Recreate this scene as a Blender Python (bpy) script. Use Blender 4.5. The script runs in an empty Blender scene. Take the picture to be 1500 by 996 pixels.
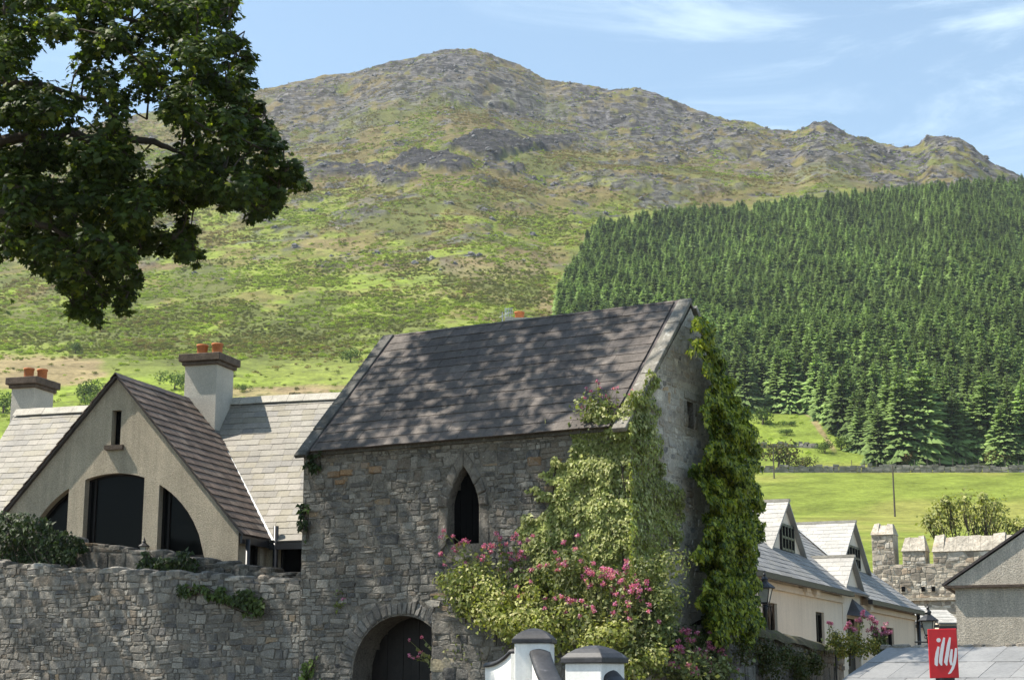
import bpy, bmesh, math, random
import numpy as np
from mathutils import Vector, Matrix

random.seed(7)
RNG = np.random.default_rng(11)
sc = bpy.context.scene
COL = sc.collection

# ------------------------------------------------------------------ camera
F = 2400.0
TH = math.atan(502 / 2400.0)
CZ = 1.6
cam = bpy.data.cameras.new('camera')
cam.sensor_width = 36.0
cam.lens = F / 1500.0 * 36.0
cam.clip_end = 9000.0
cam_o = bpy.data.objects.new('camera', cam)
cam_o.location = (0, 0, CZ)
cam_o.rotation_euler = (math.radians(90) + TH, 0, 0)
COL.objects.link(cam_o)
sc.camera = cam_o
sc.render.resolution_x, sc.render.resolution_y = 1024, 679

# ------------------------------------------------------------------ light
SUN = Vector((1.02, -0.066, -1.5)).normalized()       # direction the light travels
sun = bpy.data.lights.new('sun', 'SUN')
sun.energy = 5.0
sun.angle = math.radians(0.5)
sun.color = (1.0, 0.93, 0.82)
sun_o = bpy.data.objects.new('sun', sun)
sun_o.rotation_euler = SUN.to_track_quat('-Z', 'Y').to_euler()
sun_o.location = (-60, 20, 90)
COL.objects.link(sun_o)

w = bpy.data.worlds.new('World')
sc.world = w
w.use_nodes = True
nt = w.node_tree
nt.nodes.clear()
N_ = nt.nodes.new
L_ = nt.links.new
out = N_('ShaderNodeOutputWorld')
bg = N_('ShaderNodeBackground')
bg.inputs[1].default_value = 0.115
sky = N_('ShaderNodeTexSky')
sky.sky_type = 'NISHITA'
sky.sun_disc = False
sky.sun_elevation = math.asin(-SUN.z)
sky.sun_rotation = math.atan2(-SUN.x, -SUN.y) % (2 * math.pi)
sky.air_density = 1.0
sky.dust_density = 0.6
sky.ozone_density = 1.2
tc = N_('ShaderNodeTexCoord')
mp = N_('ShaderNodeMapping')
mp.inputs['Rotation'].default_value = (0, math.radians(17), math.radians(8))
mp.inputs['Scale'].default_value = (5.0, 3.0, 22.0)
mp.inputs['Location'].default_value = (0.0, 0.0, 0.7)
CLOUD_OFF = (7.7, 0.3, 0.2)
nz = N_('ShaderNodeTexNoise')
nz.inputs['Scale'].default_value = 1.0
nz.inputs['Detail'].default_value = 9
nz.inputs['Roughness'].default_value = 0.62
nz.inputs['Distortion'].default_value = 0.7
rp = N_('ShaderNodeMapRange')
rp.interpolation_type = 'SMOOTHSTEP'
rp.inputs[1].default_value = 0.46
rp.inputs[2].default_value = 0.74
rp.inputs[3].default_value = 0.0
rp.inputs[4].default_value = 0.50
mixc = N_('ShaderNodeMixRGB')
mixc.inputs[2].default_value = (6.0, 7.2, 7.9, 1)
L_(tc.outputs['Generated'], mp.inputs[0])
L_(mp.outputs[0], nz.inputs[0])
L_(nz.outputs[0], rp.inputs[0])
mp2 = N_('ShaderNodeMapping'); mp2.inputs['Scale'].default_value = (2.6, 2.0, 5.0); mp2.inputs['Location'].default_value = CLOUD_OFF
nz2 = N_('ShaderNodeTexNoise'); nz2.inputs['Scale'].default_value = 1.0; nz2.inputs['Detail'].default_value = 3
L_(tc.outputs['Generated'], mp2.inputs[0]); L_(mp2.outputs[0], nz2.inputs[0])
rp2 = N_('ShaderNodeMapRange'); rp2.interpolation_type = 'SMOOTHSTEP'; rp2.inputs[1].default_value = 0.44; rp2.inputs[2].default_value = 0.60
L_(nz2.outputs[0], rp2.inputs[0])
mul = N_('ShaderNodeMath'); mul.operation = 'MULTIPLY_ADD'; mul.inputs[2].default_value = 0.11
L_(rp.outputs[0], mul.inputs[0]); L_(rp2.outputs[0], mul.inputs[1]); L_(mul.outputs[0], mixc.inputs[0])
tint = N_('ShaderNodeMixRGB'); tint.blend_type = 'MULTIPLY'; tint.inputs[0].default_value = 1.0; tint.inputs[2].default_value = (0.93, 1.03, 1.0, 1)
L_(sky.outputs[0], tint.inputs[1]); L_(tint.outputs[0], mixc.inputs[1])
L_(mixc.outputs[0], bg.inputs[0])
L_(bg.outputs[0], out.inputs[0])

sc.view_settings.view_transform = 'Standard'
sc.view_settings.look = 'None'
sc.view_settings.gamma = 1.0
sc.view_settings.exposure = 0.82
sc.view_settings.use_curve_mapping = False
sc.render.engine = 'CYCLES'
sc.cycles.max_bounces = 6
sc.cycles.transparent_max_bounces = 8

# ------------------------------------------------------------------ pixel <-> place
CT, ST = math.cos(TH), math.sin(TH)
def proj(P):
    P = np.asarray(P, float)
    x, y, z = P[..., 0], P[..., 1], P[..., 2] - CZ
    d = y * CT + z * ST
    u = -y * ST + z * CT
    return 750 + F * x / d, 498 - F * u / d
def ray(px, py):
    dx = (px - 750) / F
    du = (498 - py) / F
    return np.array([dx, CT - du * ST, ST + du * CT])
O3 = np.array([0, 0, CZ])
def pl(px, py, p, n):
    r = ray(px, py)
    return O3 + r * (np.dot(np.asarray(p) - O3, n) / np.dot(r, n))
def atY(px, py, Y):
    r = ray(px, py)
    return O3 + r * (Y / r[1])
def in_poly(px, py, poly):
    px = np.asarray(px, float); py = np.asarray(py, float)
    ins = np.zeros(px.shape, bool)
    n = len(poly)
    for i in range(n):
        x0, y0 = poly[i]; x1, y1 = poly[(i + 1) % n]
        c = ((y0 > py) != (y1 > py)) & (px < (x1 - x0) * (py - y0) / ((y1 - y0) + 1e-12) + x0)
        ins ^= c
    return ins

# ------------------------------------------------------------------ noise (numpy)
def _h(ix, iy, s):
    n = (ix.astype(np.int64) * 374761393 + iy.astype(np.int64) * 668265263 + s * 982451653) & 0x7fffffff
    n = ((n ^ (n >> 13)) * 1274126177) & 0x7fffffff
    return ((n ^ (n >> 16)) & 0xffff) / 65535.0
def vn(x, y, s=0):
    x = np.asarray(x, float); y = np.asarray(y, float)
    ix = np.floor(x); iy = np.floor(y)
    fx = x - ix; fy = y - iy
    fx = fx * fx * fx * (fx * (fx * 6 - 15) + 10); fy = fy * fy * fy * (fy * (fy * 6 - 15) + 10)
    a = _h(ix, iy, s); b = _h(ix + 1, iy, s); c = _h(ix, iy + 1, s); d = _h(ix + 1, iy + 1, s)
    return (a + (b - a) * fx) * (1 - fy) + (c + (d - c) * fx) * fy
def fbm(x, y, s=0, o=5, g=0.5):
    t = 0; a = 1; m = 0
    for i in range(o):
        t = t + a * vn(x * 2 ** i + 17.3 * i, y * 2 ** i - 9.1 * i, s + i); m += a; a *= g
    return t / m
def ridged(x, y, s=0, o=5):
    t = 0; a = 1; m = 0
    for i in range(o):
        t = t + a * (1 - np.abs(2 * vn(x * 2 ** i + 7.7 * i, y * 2 ** i, s + i) - 1)); m += a; a *= 0.55
    return t / m
def sst(a, b, x):
    t = np.clip((x - a) / (b - a), 0, 1)
    return t * t * (3 - 2 * t)

# ------------------------------------------------------------------ objects
WO = {}
def wo(o):
    return WO.get(o.name, np.zeros(3)) if o is not None else np.zeros(3)
def tag(o, label=None, cat=None, group=None, kind=None):
    if label: o['label'] = label
    if cat: o['category'] = cat
    if group: o['group'] = group
    if kind: o['kind'] = kind
    return o
def thing(name, loc, label, cat, group=None):
    o = bpy.data.objects.new(name, None)
    COL.objects.link(o)
    o.location = loc
    o.empty_display_size = 0.2
    WO[o.name] = np.array(loc, float)
    return tag(o, label, cat, group)
def link(name, me, parent=None, origin=None, kind=None):
    o = bpy.data.objects.new(name, me)
    COL.objects.link(o)
    O = wo(parent) if origin is None else np.asarray(origin, float)
    WO[o.name] = O
    o.parent = parent
    o.location = O - wo(parent)
    if kind: o['kind'] = kind
    return o

class MB:
    """collects faces in world coordinates; build() makes ONE mesh object"""
    def __init__(s):
        s.v = []; s.f = []; s.c = []
    def add(s, vs, fs, col=(1, 1, 1)):
        b = len(s.v)
        s.v += [tuple(float(q) for q in v) for v in vs]
        s.f += [tuple(i + b for i in f) for f in fs]
        s.c += [col] * len(vs)
        return s
    def box(s, o, a, b, c, col=(1, 1, 1)):
        """corner o, edge vectors a,b,c"""
        o, a, b, c = (np.asarray(q, float) for q in (o, a, b, c))
        vs = [o, o + a, o + a + b, o + b, o + c, o + a + c, o + a + b + c, o + b + c]
        fs = [(0, 3, 2, 1), (4, 5, 6, 7), (0, 1, 5, 4), (1, 2, 6, 5), (2, 3, 7, 6), (3, 0, 4, 7)]
        if np.dot(np.cross(a, b), c) < 0: fs = [f[::-1] for f in fs]
        return s.add(vs, fs, col)
    def prism(s, poly, ext, col=(1, 1, 1)):
        """planar polygon (3d points) pushed along ext"""
        poly = [np.asarray(p, float) for p in poly]; ext = np.asarray(ext, float)
        n = len(poly)
        nn = sum((np.cross(poly[i] - poly[0], poly[(i + 1) % n] - poly[0]) for i in range(1, n - 1)), np.zeros(3))
        if np.dot(nn, ext) > 0: poly = poly[::-1]
        vs = poly + [p + ext for p in poly]
        fs = [tuple(range(n)), tuple(range(2 * n - 1, n - 1, -1))]
        fs += [((i + 1) % n, i, n + i, n + (i + 1) % n) for i in range(n)]
        return s.add(vs, fs, col)
    def tube(s, pts, rad, n=8, col=(1, 1, 1), cap=True):
        pts = [np.asarray(p, float) for p in pts]
        if not hasattr(rad, '__len__'): rad = [rad] * len(pts)
        vs = []; fs = []
        for i, p in enumerate(pts):
            d = pts[min(i + 1, len(pts) - 1)] - pts[max(i - 1, 0)]
            d = d / (np.linalg.norm(d) + 1e-9)
            h = np.array([1, 0, 0]) if abs(d[0]) < 0.8 else np.array([0, 1, 0])
            a = np.cross(d, h); a /= np.linalg.norm(a); b = np.cross(d, a)
            for k in range(n):
                t = 2 * math.pi * k / n
                vs.append(p + rad[i] * (a * math.cos(t) + b * math.sin(t)))
        for i in range(len(pts) - 1):
            for k in range(n):
                fs.append((i * n + k, i * n + (k + 1) % n, (i + 1) * n + (k + 1) % n, (i + 1) * n + k))
        if cap:
            fs.append(tuple(range(n))[::-1]); fs.append(tuple((len(pts) - 1) * n + k for k in range(n)))
        return s.add(vs, fs, col)
    def lathe(s, c, prof, n=12, rot=0.0, col=(1, 1, 1), ax=None):
        """profile [(r,z)] turned about a vertical axis at c"""
        vs = []; fs = []
        for r, z in prof:
            for k in range(n):
                t = rot + 2 * math.pi * k / n
                vs.append((c[0] + r * math.cos(t), c[1] + r * math.sin(t), c[2] + z))
        m = len(prof)
        for i in range(m - 1):
            for k in range(n):
                fs.append((i * n + k, i * n + (k + 1) % n, (i + 1) * n + (k + 1) % n, (i + 1) * n + k))
        fs.append(tuple(range(n))[::-1]); fs.append(tuple((m - 1) * n + k for k in range(n)))
        return s.add(vs, fs, col)
    def build(s, name, mat, parent=None, origin=None, smooth=False, kind=None):
        O = wo(parent) if origin is None else np.asarray(origin, float)
        me = bpy.data.meshes.new(name)
        me.from_pydata([tuple(np.asarray(v) - O) for v in s.v], [], s.f)
        if any(c != (1, 1, 1) for c in s.c):
            a = me.color_attributes.new('Col', 'FLOAT_COLOR', 'POINT')
            a.data.foreach_set('color', np.array([(c[0], c[1], c[2], 1) for c in s.c], np.float32).ravel())
        me.materials.append(mat)
        if smooth: me.polygons.foreach_set('use_smooth', [True] * len(me.polygons))
        me.update()
        return link(name, me, parent, O, kind)

def np_mesh(name, V, T, C, mat, smooth=False):
    """mesh from numpy arrays; V (n,3), T (m,3) triangles or (m,4) quads, C (n,3)"""
    me = bpy.data.meshes.new(name)
    k = T.shape[1]
    me.vertices.add(len(V)); me.loops.add(T.size); me.polygons.add(len(T))
    me.vertices.foreach_set('co', np.ascontiguousarray(V, np.float32).ravel())
    me.loops.foreach_set('vertex_index', np.ascontiguousarray(T, np.int32).ravel())
    me.polygons.foreach_set('loop_start', np.arange(0, T.size, k, dtype=np.int32))
    me.polygons.foreach_set('loop_total', np.full(len(T), k, np.int32))
    if smooth: me.polygons.foreach_set('use_smooth', np.ones(len(T), bool))
    if C is not None:
        a = me.color_attributes.new('Col', 'FLOAT_COLOR', 'POINT')
        a.data.foreach_set('color', np.c_[C, np.ones(len(C))].astype(np.float32).ravel())
    me.materials.append(mat)
    me.update(calc_edges=True)
    me.validate()
    return me

def cut(o, cutters):
    """carve real openings: each cutter is an MB in world coordinates"""
    tmp = []
    for c in cutters:
        t = c.build('cutter', M['dark'])
        tmp.append(t)
        m = o.modifiers.new('cut', 'BOOLEAN'); m.object = t; m.operation = 'DIFFERENCE'; m.solver = 'EXACT'
    dg = bpy.context.evaluated_depsgraph_get(); dg.update()
    me = bpy.data.meshes.new_from_object(o.evaluated_get(dg))
    o.modifiers.clear()
    old = o.data; o.data = me; me.name = old.name
    for t in tmp:
        WO.pop(t.name, None)
        d = t.data; bpy.data.objects.remove(t); bpy.data.meshes.remove(d)

# ------------------------------------------------------------------ materials
M = {}
def nodes(name):
    m = bpy.data.materials.new(name); m.use_nodes = True
    nt = m.node_tree; nt.nodes.clear()
    return m, nt, nt.nodes.new, nt.links.new
def surf(name, base=(0.3, 0.3, 0.3), rough=0.8, attr=False, sc1=3.0, amt1=0.35, sc2=40.0, amt2=0.25,
         bump=0.3, bdist=0.01, spots=None, streak=0.0, spec=0.3, metallic=0.0, tint=None, bscale=None, bias=1.0):
    """base (or the piece's own colour attribute) broken by two scales of wear and fine relief"""
    m, nt, N, L = nodes(name)
    out = N('ShaderNodeOutputMaterial'); b = N('ShaderNodeBsdfPrincipled')
    L(b.outputs[0], out.inputs[0])
    b.inputs['Roughness'].default_value = rough
    b.inputs['Specular IOR Level'].default_value = spec
    b.inputs['Metallic'].default_value = metallic
    tc = N('ShaderNodeNewGeometry')
    pos = tc.outputs['Position']
    if attr:
        a = N('ShaderNodeAttribute'); a.attribute_name = 'Col'; col = a.outputs['Color']
        if base != (1, 1, 1):
            mx = N('ShaderNodeMixRGB'); mx.blend_type = 'MULTIPLY'; mx.inputs[0].default_value = 1
            L(col, mx.inputs[1]); mx.inputs[2].default_value = (*base, 1); col = mx.outputs[0]
    else:
        r = N('ShaderNodeRGB'); r.outputs[0].default_value = (*base, 1); col = r.outputs[0]
    def noise(scale, det=6, rough=0.6, vec=None, dist=0.0):
        n = N('ShaderNodeTexNoise'); n.inputs['Scale'].default_value = scale; n.inputs['Detail'].default_value = det
        n.inputs['Roughness'].default_value = rough; n.inputs['Distortion'].default_value = dist
        L(vec if vec is not None else pos, n.inputs['Vector']); return n.outputs[0]
    def mulnoise(col, src, amt):
        mr = N('ShaderNodeMapRange'); mr.inputs[1].default_value = 0.3; mr.inputs[2].default_value = 0.7
        mr.inputs[3].default_value = bias * (1 - amt); mr.inputs[4].default_value = bias * (1 + amt)
        L(src, mr.inputs[0])
        hs = N('ShaderNodeVectorMath'); hs.operation = 'SCALE'
        L(col, hs.inputs[0]); L(mr.outputs[0], hs.inputs['Scale']); return hs.outputs[0]
    col = mulnoise(col, noise(sc1, 5), amt1)
    fine = noise(sc2, 8, 0.7)
    col = mulnoise(col, fine, amt2)
    if streak:
        mpn = N('ShaderNodeMapping'); mpn.inputs['Scale'].default_value = (7, 7, 0.5); L(pos, mpn.inputs[0])
        col = mulnoise(col, noise(1.0, 5, 0.65, mpn.outputs[0]), streak)
    for sp in (spots or []):
        scale, lo, hi, c, amt = sp
        n = noise(scale, 7, 0.62, None, 0.4)
        mr = N('ShaderNodeMapRange'); mr.interpolation_type = 'SMOOTHSTEP'
        mr.inputs[1].default_value = lo; mr.inputs[2].default_value = hi; mr.inputs[4].default_value = amt
        L(n, mr.inputs[0])
        mx = N('ShaderNodeMixRGB'); L(mr.outputs[0], mx.inputs[0]); L(col, mx.inputs[1]); mx.inputs[2].default_value = (*c, 1)
        col = mx.outputs[0]
    L(col, b.inputs['Base Color'])
    if bump:
        bp = N('ShaderNodeBump'); bp.inputs['Strength'].default_value = bump; bp.inputs['Distance'].default_value = bdist
        L(noise(bscale or sc2 * 0.7, 8, 0.68), bp.inputs['Height']); L(bp.outputs[0], b.inputs['Normal'])
    M[name] = m
    return m
def leafmat(name, trans=0.35, rough=0.45, spec=0.35, gain=1.0, n_amt=0.25, n_scale=1.5, rand=0.0):
    m, nt, N, L = nodes(name)
    out = N('ShaderNodeOutputMaterial'); b = N('ShaderNodeBsdfPrincipled'); t = N('ShaderNodeBsdfTranslucent'); mx = N('ShaderNodeMixShader')
    a = N('ShaderNodeAttribute'); a.attribute_name = 'Col'
    g = N('ShaderNodeNewGeometry'); n = N('ShaderNodeTexNoise'); n.inputs['Scale'].default_value = n_scale; n.inputs['Detail'].default_value = 4
    L(g.outputs['Position'], n.inputs['Vector'])
    mr = N('ShaderNodeMapRange'); mr.inputs[1].default_value = 0.3; mr.inputs[2].default_value = 0.7
    mr.inputs[3].default_value = gain * (1 - n_amt); mr.inputs[4].default_value = gain * (1 + n_amt); L(n.outputs[0], mr.inputs[0])
    s = N('ShaderNodeVectorMath'); s.operation = 'SCALE'; L(a.outputs['Color'], s.inputs[0]); L(mr.outputs[0], s.inputs['Scale'])
    if rand:
        oi = N('ShaderNodeObjectInfo'); m2 = N('ShaderNodeMapRange'); m2.inputs[3].default_value = 1 - rand; m2.inputs[4].default_value = 1 + rand; L(oi.outputs['Random'], m2.inputs[0])
        s3 = N('ShaderNodeVectorMath'); s3.operation = 'SCALE'; L(s.outputs[0], s3.inputs[0]); L(m2.outputs[0], s3.inputs['Scale']); s = s3
    L(s.outputs[0], b.inputs['Base Color'])
    s2 = N('ShaderNodeMixRGB'); s2.blend_type = 'MULTIPLY'; s2.inputs[0].default_value = 1; s2.inputs[2].default_value = (1.35, 1.5, 0.5, 1)
    L(s.outputs[0], s2.inputs[1]); L(s2.outputs[0], t.inputs['Color'])
    b.inputs['Roughness'].default_value = rough; b.inputs['Specular IOR Level'].default_value = spec
    mx.inputs[0].default_value = trans
    L(b.outputs[0], mx.inputs[1]); L(t.outputs[0], mx.inputs[2]); L(mx.outputs[0], out.inputs[0])
    M[name] = m
    return m

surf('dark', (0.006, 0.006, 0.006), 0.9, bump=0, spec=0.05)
LIME = [(3.0, 0.48, 0.68, (0.300, 0.276, 0.238), 0.6), (7.5, 0.52, 0.68, (0.245, 0.224, 0.19), 0.45), (1.5, 0.52, 0.78, (0.10, 0.087, 0.068), 0.55), (19, 0.60, 0.70, (0.46, 0.44, 0.395), 0.6), (9, 0.62, 0.70, (0.07, 0.064, 0.054), 0.65)]
surf('rubble', (1, 1, 1), 0.92, attr=True, sc1=1.3, amt1=0.25, sc2=30, amt2=0.42, bump=1.0, bdist=0.03, bscale=13, spec=0.12, spots=LIME)
surf('mortar', (0.178, 0.161, 0.135), 0.95, sc1=1.1, amt1=0.35, sc2=26, amt2=0.5, bump=1.0, bdist=0.035, bscale=13, spec=0.1, spots=[(3.0, 0.52, 0.70, (0.26, 0.238, 0.20), 0.6), (9, 0.58, 0.68, (0.055, 0.05, 0.042), 0.65)])
surf('lime_mortar', (0.45, 0.41, 0.35), 0.95, sc1=1.1, amt1=0.3, sc2=22, amt2=0.42, bump=1.0, bdist=0.035, bscale=10, spec=0.1,
     spots=[(2.2, 0.55, 0.75, (0.23, 0.205, 0.17), 0.6), (7, 0.60, 0.70, (0.56, 0.53, 0.47), 0.6)])
surf('lime_rubble', (1, 1, 1), 0.92, attr=True, sc1=1.3, amt1=0.25, sc2=30, amt2=0.4, bump=1.0, bdist=0.03, bscale=13, spec=0.12,
     spots=[(3.0, 0.44, 0.64, (0.44, 0.40, 0.34), 0.8), (2.2, 0.55, 0.75, (0.23, 0.205, 0.17), 0.5), (9, 0.62, 0.70, (0.10, 0.094, 0.08), 0.6)])
surf('castle_mortar', (0.46, 0.40, 0.31), 0.95, sc1=0.5, amt1=0.25, sc2=8, amt2=0.35, bump=1.0, bdist=0.06, bscale=4)
surf('slate_dark', (1, 1, 1), 0.75, attr=True, sc1=1.2, amt1=0.25, sc2=25, amt2=0.3, bump=0.35, bdist=0.006, spec=0.22, streak=0.25,
     spots=[(13, 0.66, 0.74, (0.36, 0.35, 0.33), 0.55), (2.4, 0.62, 0.78, (0.13, 0.125, 0.07), 0.5)])
surf('slate_pale', (1, 1, 1), 0.65, attr=True, sc1=1.0, amt1=0.15, sc2=20, amt2=0.22, bump=0.3, bdist=0.005, spec=0.25,
     spots=[(2.2, 0.58, 0.76, (0.30, 0.27, 0.17), 0.45)])
surf('slate_sheet', (0.33, 0.325, 0.31), 0.6, sc1=1.0, amt1=0.12, sc2=14, amt2=0.15, bump=0.2, spec=0.5)
surf('coping', (0.21, 0.195, 0.165), 0.9, sc1=2.2, amt1=0.3, sc2=25, amt2=0.4, bump=0.7, bdist=0.015,
     spots=[(6, 0.56, 0.68, (0.50, 0.49, 0.44), 0.65), (3.1, 0.56, 0.72, (0.10, 0.095, 0.06), 0.7)])
surf('coping_dark', (0.11, 0.105, 0.095), 0.9, sc1=2.2, amt1=0.3, sc2=25, amt2=0.4, bump=0.7, bdist=0.015,
     spots=[(9, 0.60, 0.70, (0.40, 0.39, 0.36), 0.6), (3.1, 0.52, 0.70, (0.05, 0.048, 0.035), 0.7)])
surf('capping', (0.43, 0.385, 0.315), 0.95, sc1=0.8, amt1=0.3, sc2=7, amt2=0.45, bump=1.0, bdist=0.08, bscale=4, spots=[(1.6, .55, .7, (.30, .20, .11), .5), (3, .58, .7, (.15, .13, .10), .6)])
surf('roughcast', (0.47, 0.405, 0.305), 0.95, sc1=0.9, amt1=0.16, sc2=45, amt2=0.42, bump=1.0, bdist=0.03, bscale=32, streak=0.12, spec=0.1)
surf('roughcast_grey', (0.52, 0.485, 0.42), 0.95, sc1=1.2, amt1=0.12, sc2=45, amt2=0.35, bump=1.0, bdist=0.025, bscale=38, spec=0.1)
surf('pebble_dash', (0.56, 0.50, 0.405), 0.95, sc1=1.0, amt1=0.15, sc2=38, amt2=0.5, bump=1.0, bdist=0.03, bscale=30, spec=0.1, streak=0.15,
     spots=[(1.3, 0.62, 0.85, (0.24, 0.22, 0.185), 0.4)])
surf('smooth_render', (0.34, 0.32, 0.28), 0.9, sc1=1.0, amt1=0.15, sc2=30, amt2=0.2, bump=0.4, streak=0.35, spec=0.15)
surf('cream', (0.74, 0.655, 0.54), 0.9, sc1=0.6, amt1=0.07, sc2=20, amt2=0.08, bump=0.25, bdist=0.01, streak=0.06, spec=0.2)
surf('peach', (0.72, 0.59, 0.455), 0.9, sc1=0.6, amt1=0.07, sc2=20, amt2=0.08, bump=0.25, bdist=0.01, streak=0.06, spec=0.2)
surf('white_paint', (0.78, 0.78, 0.75), 0.6, sc1=2.0, amt1=0.05, sc2=25, amt2=0.08, bump=0.2, bdist=0.006, streak=0.07, spec=0.35)
surf('black_paint', (0.030, 0.030, 0.033), 0.55, sc1=3, amt1=0.4, sc2=22, amt2=0.45, bump=0.3, bdist=0.006, spec=0.5,
     spots=[(6, 0.60, 0.8, (0.16, 0.16, 0.17), 0.6)])
surf('black_iron', (0.018, 0.018, 0.02), 0.4, sc1=5, amt1=0.2, sc2=40, amt2=0.2, bump=0.1, spec=0.5)
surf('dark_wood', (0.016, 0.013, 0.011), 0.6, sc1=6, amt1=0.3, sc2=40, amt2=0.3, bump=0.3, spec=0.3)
surf('brown_wood', (0.075, 0.05, 0.033), 0.6, sc1=6, amt1=0.3, sc2=40, amt2=0.3, bump=0.3, spec=0.3)
surf('gutter', (0.045, 0.036, 0.034), 0.5, sc1=4, amt1=0.2, sc2=30, amt2=0.2, bump=0.1, spec=0.4)
surf('terracotta', (0.50, 0.185, 0.075), 0.8, sc1=6, amt1=0.2, sc2=40, amt2=0.2, bump=0.3, spec=0.2)
surf('cap_stone', (0.115, 0.088, 0.068), 0.95, sc1=5, amt1=0.3, sc2=30, amt2=0.4, bump=0.8, bdist=0.02)
surf('ridge_clay', (0.42, 0.39, 0.33), 0.85, sc1=4, amt1=0.2, sc2=30, amt2=0.25, bump=0.4)
surf('ridge_dark', (0.10, 0.085, 0.08), 0.8, sc1=4, amt1=0.3, sc2=30, amt2=0.3, bump=0.4)
surf('lead', (0.62, 0.62, 0.60), 0.5, sc1=2, amt1=0.12, sc2=20, amt2=0.1, bump=0.2)
surf('lead_grey', (0.20, 0.21, 0.20), 0.6, sc1=2, amt1=0.2, sc2=20, amt2=0.15, bump=0.2)
surf('window_glass', (0.006, 0.006, 0.006), 0.05, sc1=1, amt1=0.0, sc2=5, amt2=0.0, bump=0, spec=0.07)
surf('sign_red', (0.62, 0.012, 0.02), 0.35, sc1=6, amt1=0.08, sc2=30, amt2=0.06, bump=0, spec=0.5)
surf('sign_white', (0.80, 0.76, 0.75), 0.4, sc1=6, amt1=0.03, sc2=30, amt2=0.03, bump=0)
surf('shed_roof', (0.27, 0.275, 0.275), 0.6, attr=False, sc1=1.1, amt1=0.12, sc2=14, amt2=0.18, bump=0.3, bdist=0.006, spec=0.45,
     spots=[(1.4, 0.58, 0.74, (0.17, 0.165, 0.15), 0.6)])
surf('shed_slate', (1, 1, 1), 0.55, attr=True, sc1=1.1, amt1=0.15, sc2=14, amt2=0.2, bump=0.3, bdist=0.006, spec=0.45,
     spots=[(1.4, 0.60, 0.76, (0.19, 0.18, 0.16), 0.5)])
surf('bark', (0.075, 0.06, 0.045), 0.95, sc1=4, amt1=0.3, sc2=25, amt2=0.4, bump=1.0, bdist=0.03)
surf('pole_wood', (0.10, 0.085, 0.07), 0.9, sc1=4, amt1=0.2, sc2=25, amt2=0.2, bump=0.2)
surf('aerial', (0.45, 0.46, 0.47), 0.4, bump=0, metallic=0.6)
surf('lamp_glass', (0.55, 0.53, 0.45), 0.15, sc1=8, amt1=0.15, sc2=30, amt2=0.1, bump=0, spec=0.5)
surf('moss_earth', (0.10, 0.085, 0.05), 1.0, sc1=3, amt1=0.4, sc2=20, amt2=0.5, bump=1.0, bdist=0.04,
     spots=[(4, 0.5, 0.66, (0.11, 0.13, 0.035), 0.8)])
surf('field_stone', (1, 1, 1), 0.95, attr=True, sc1=0.7, amt1=0.25, sc2=6, amt2=0.3, bump=0.8, bdist=0.05, bscale=3)
leafmat('ivy', 0.28, 0.5, 0.22)
leafmat('sycamore', 0.42, 0.5, 0.22, gain=1.15)
leafmat('conifer', 0.18, 0.7, 0.12, gain=1.1, n_amt=0.35, n_scale=0.03, rand=0.32)
leafmat('scrub', 0.22, 0.85, 0.1, gain=1.3, n_amt=0.3, n_scale=0.08, rand=0.25)
leafmat('petal', 0.35, 0.6, 0.2, n_amt=0.1)

# terrain: colour per point plus grass-scale grain
m, nt, N, L = nodes('terrain')
out = N('ShaderNodeOutputMaterial'); b = N('ShaderNodeBsdfPrincipled'); L(b.outputs[0], out.inputs[0])
b.inputs['Roughness'].default_value = 0.95; b.inputs['Specular IOR Level'].default_value = 0.08
a = N('ShaderNodeAttribute'); a.attribute_name = 'Col'
g = N('ShaderNodeNewGeometry'); col = a.outputs['Color']
for sc_, lo, hi, det in ((0.12, 0.58, 1.42, 10), (0.9, 0.72, 1.28, 5)):
    n = N('ShaderNodeTexNoise'); n.inputs['Scale'].default_value = sc_; n.inputs['Detail'].default_value = det; n.inputs['Roughness'].default_value = 0.7
    L(g.outputs['Position'], n.inputs['Vector'])
    mr = N('ShaderNodeMapRange'); mr.inputs[1].default_value = 0.3; mr.inputs[2].default_value = 0.7; mr.inputs[3].default_value = lo; mr.inputs[4].default_value = hi
    L(n.outputs[0], mr.inputs[0]); s = N('ShaderNodeVectorMath'); s.operation = 'SCALE'; L(col, s.inputs[0]); L(mr.outputs[0], s.inputs['Scale']); col = s.outputs[0]
ra = N('ShaderNodeAttribute'); ra.attribute_name = 'rock'
hv = N('ShaderNodeAttribute'); hv.attribute_name = 'tuft'
tf = N('ShaderNodeTexNoise'); tf.inputs['Scale'].default_value = 0.22; tf.inputs['Detail'].default_value = 7; tf.inputs['Roughness'].default_value = 0.7; L(g.outputs['Position'], tf.inputs['Vector'])
mr = N('ShaderNodeMapRange'); mr.interpolation_type = 'SMOOTHSTEP'; mr.inputs[1].default_value = 0.52; mr.inputs[2].default_value = 0.64; L(tf.outputs[0], mr.inputs[0])
mu_ = N('ShaderNodeMath'); mu_.operation = 'MULTIPLY'; L(mr.outputs[0], mu_.inputs[0]); L(hv.outputs['Fac'], mu_.inputs[1])
mx = N('ShaderNodeMixRGB'); L(mu_.outputs[0], mx.inputs[0]); L(col, mx.inputs[1]); mx.inputs[2].default_value = (0.085, 0.092, 0.032, 1); col = mx.outputs[0]
mpg = N('ShaderNodeMapping'); mpg.inputs['Rotation'].default_value = (0.35, 0.5, 0.4); mpg.inputs['Scale'].default_value = (0.10, 0.16, 0.45); L(g.outputs['Position'], mpg.inputs[0])
cr = N('ShaderNodeTexNoise'); cr.inputs['Scale'].default_value = 1.0; cr.inputs['Detail'].default_value = 10; cr.inputs['Roughness'].default_value = 0.72; L(mpg.outputs[0], cr.inputs['Vector'])
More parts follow.
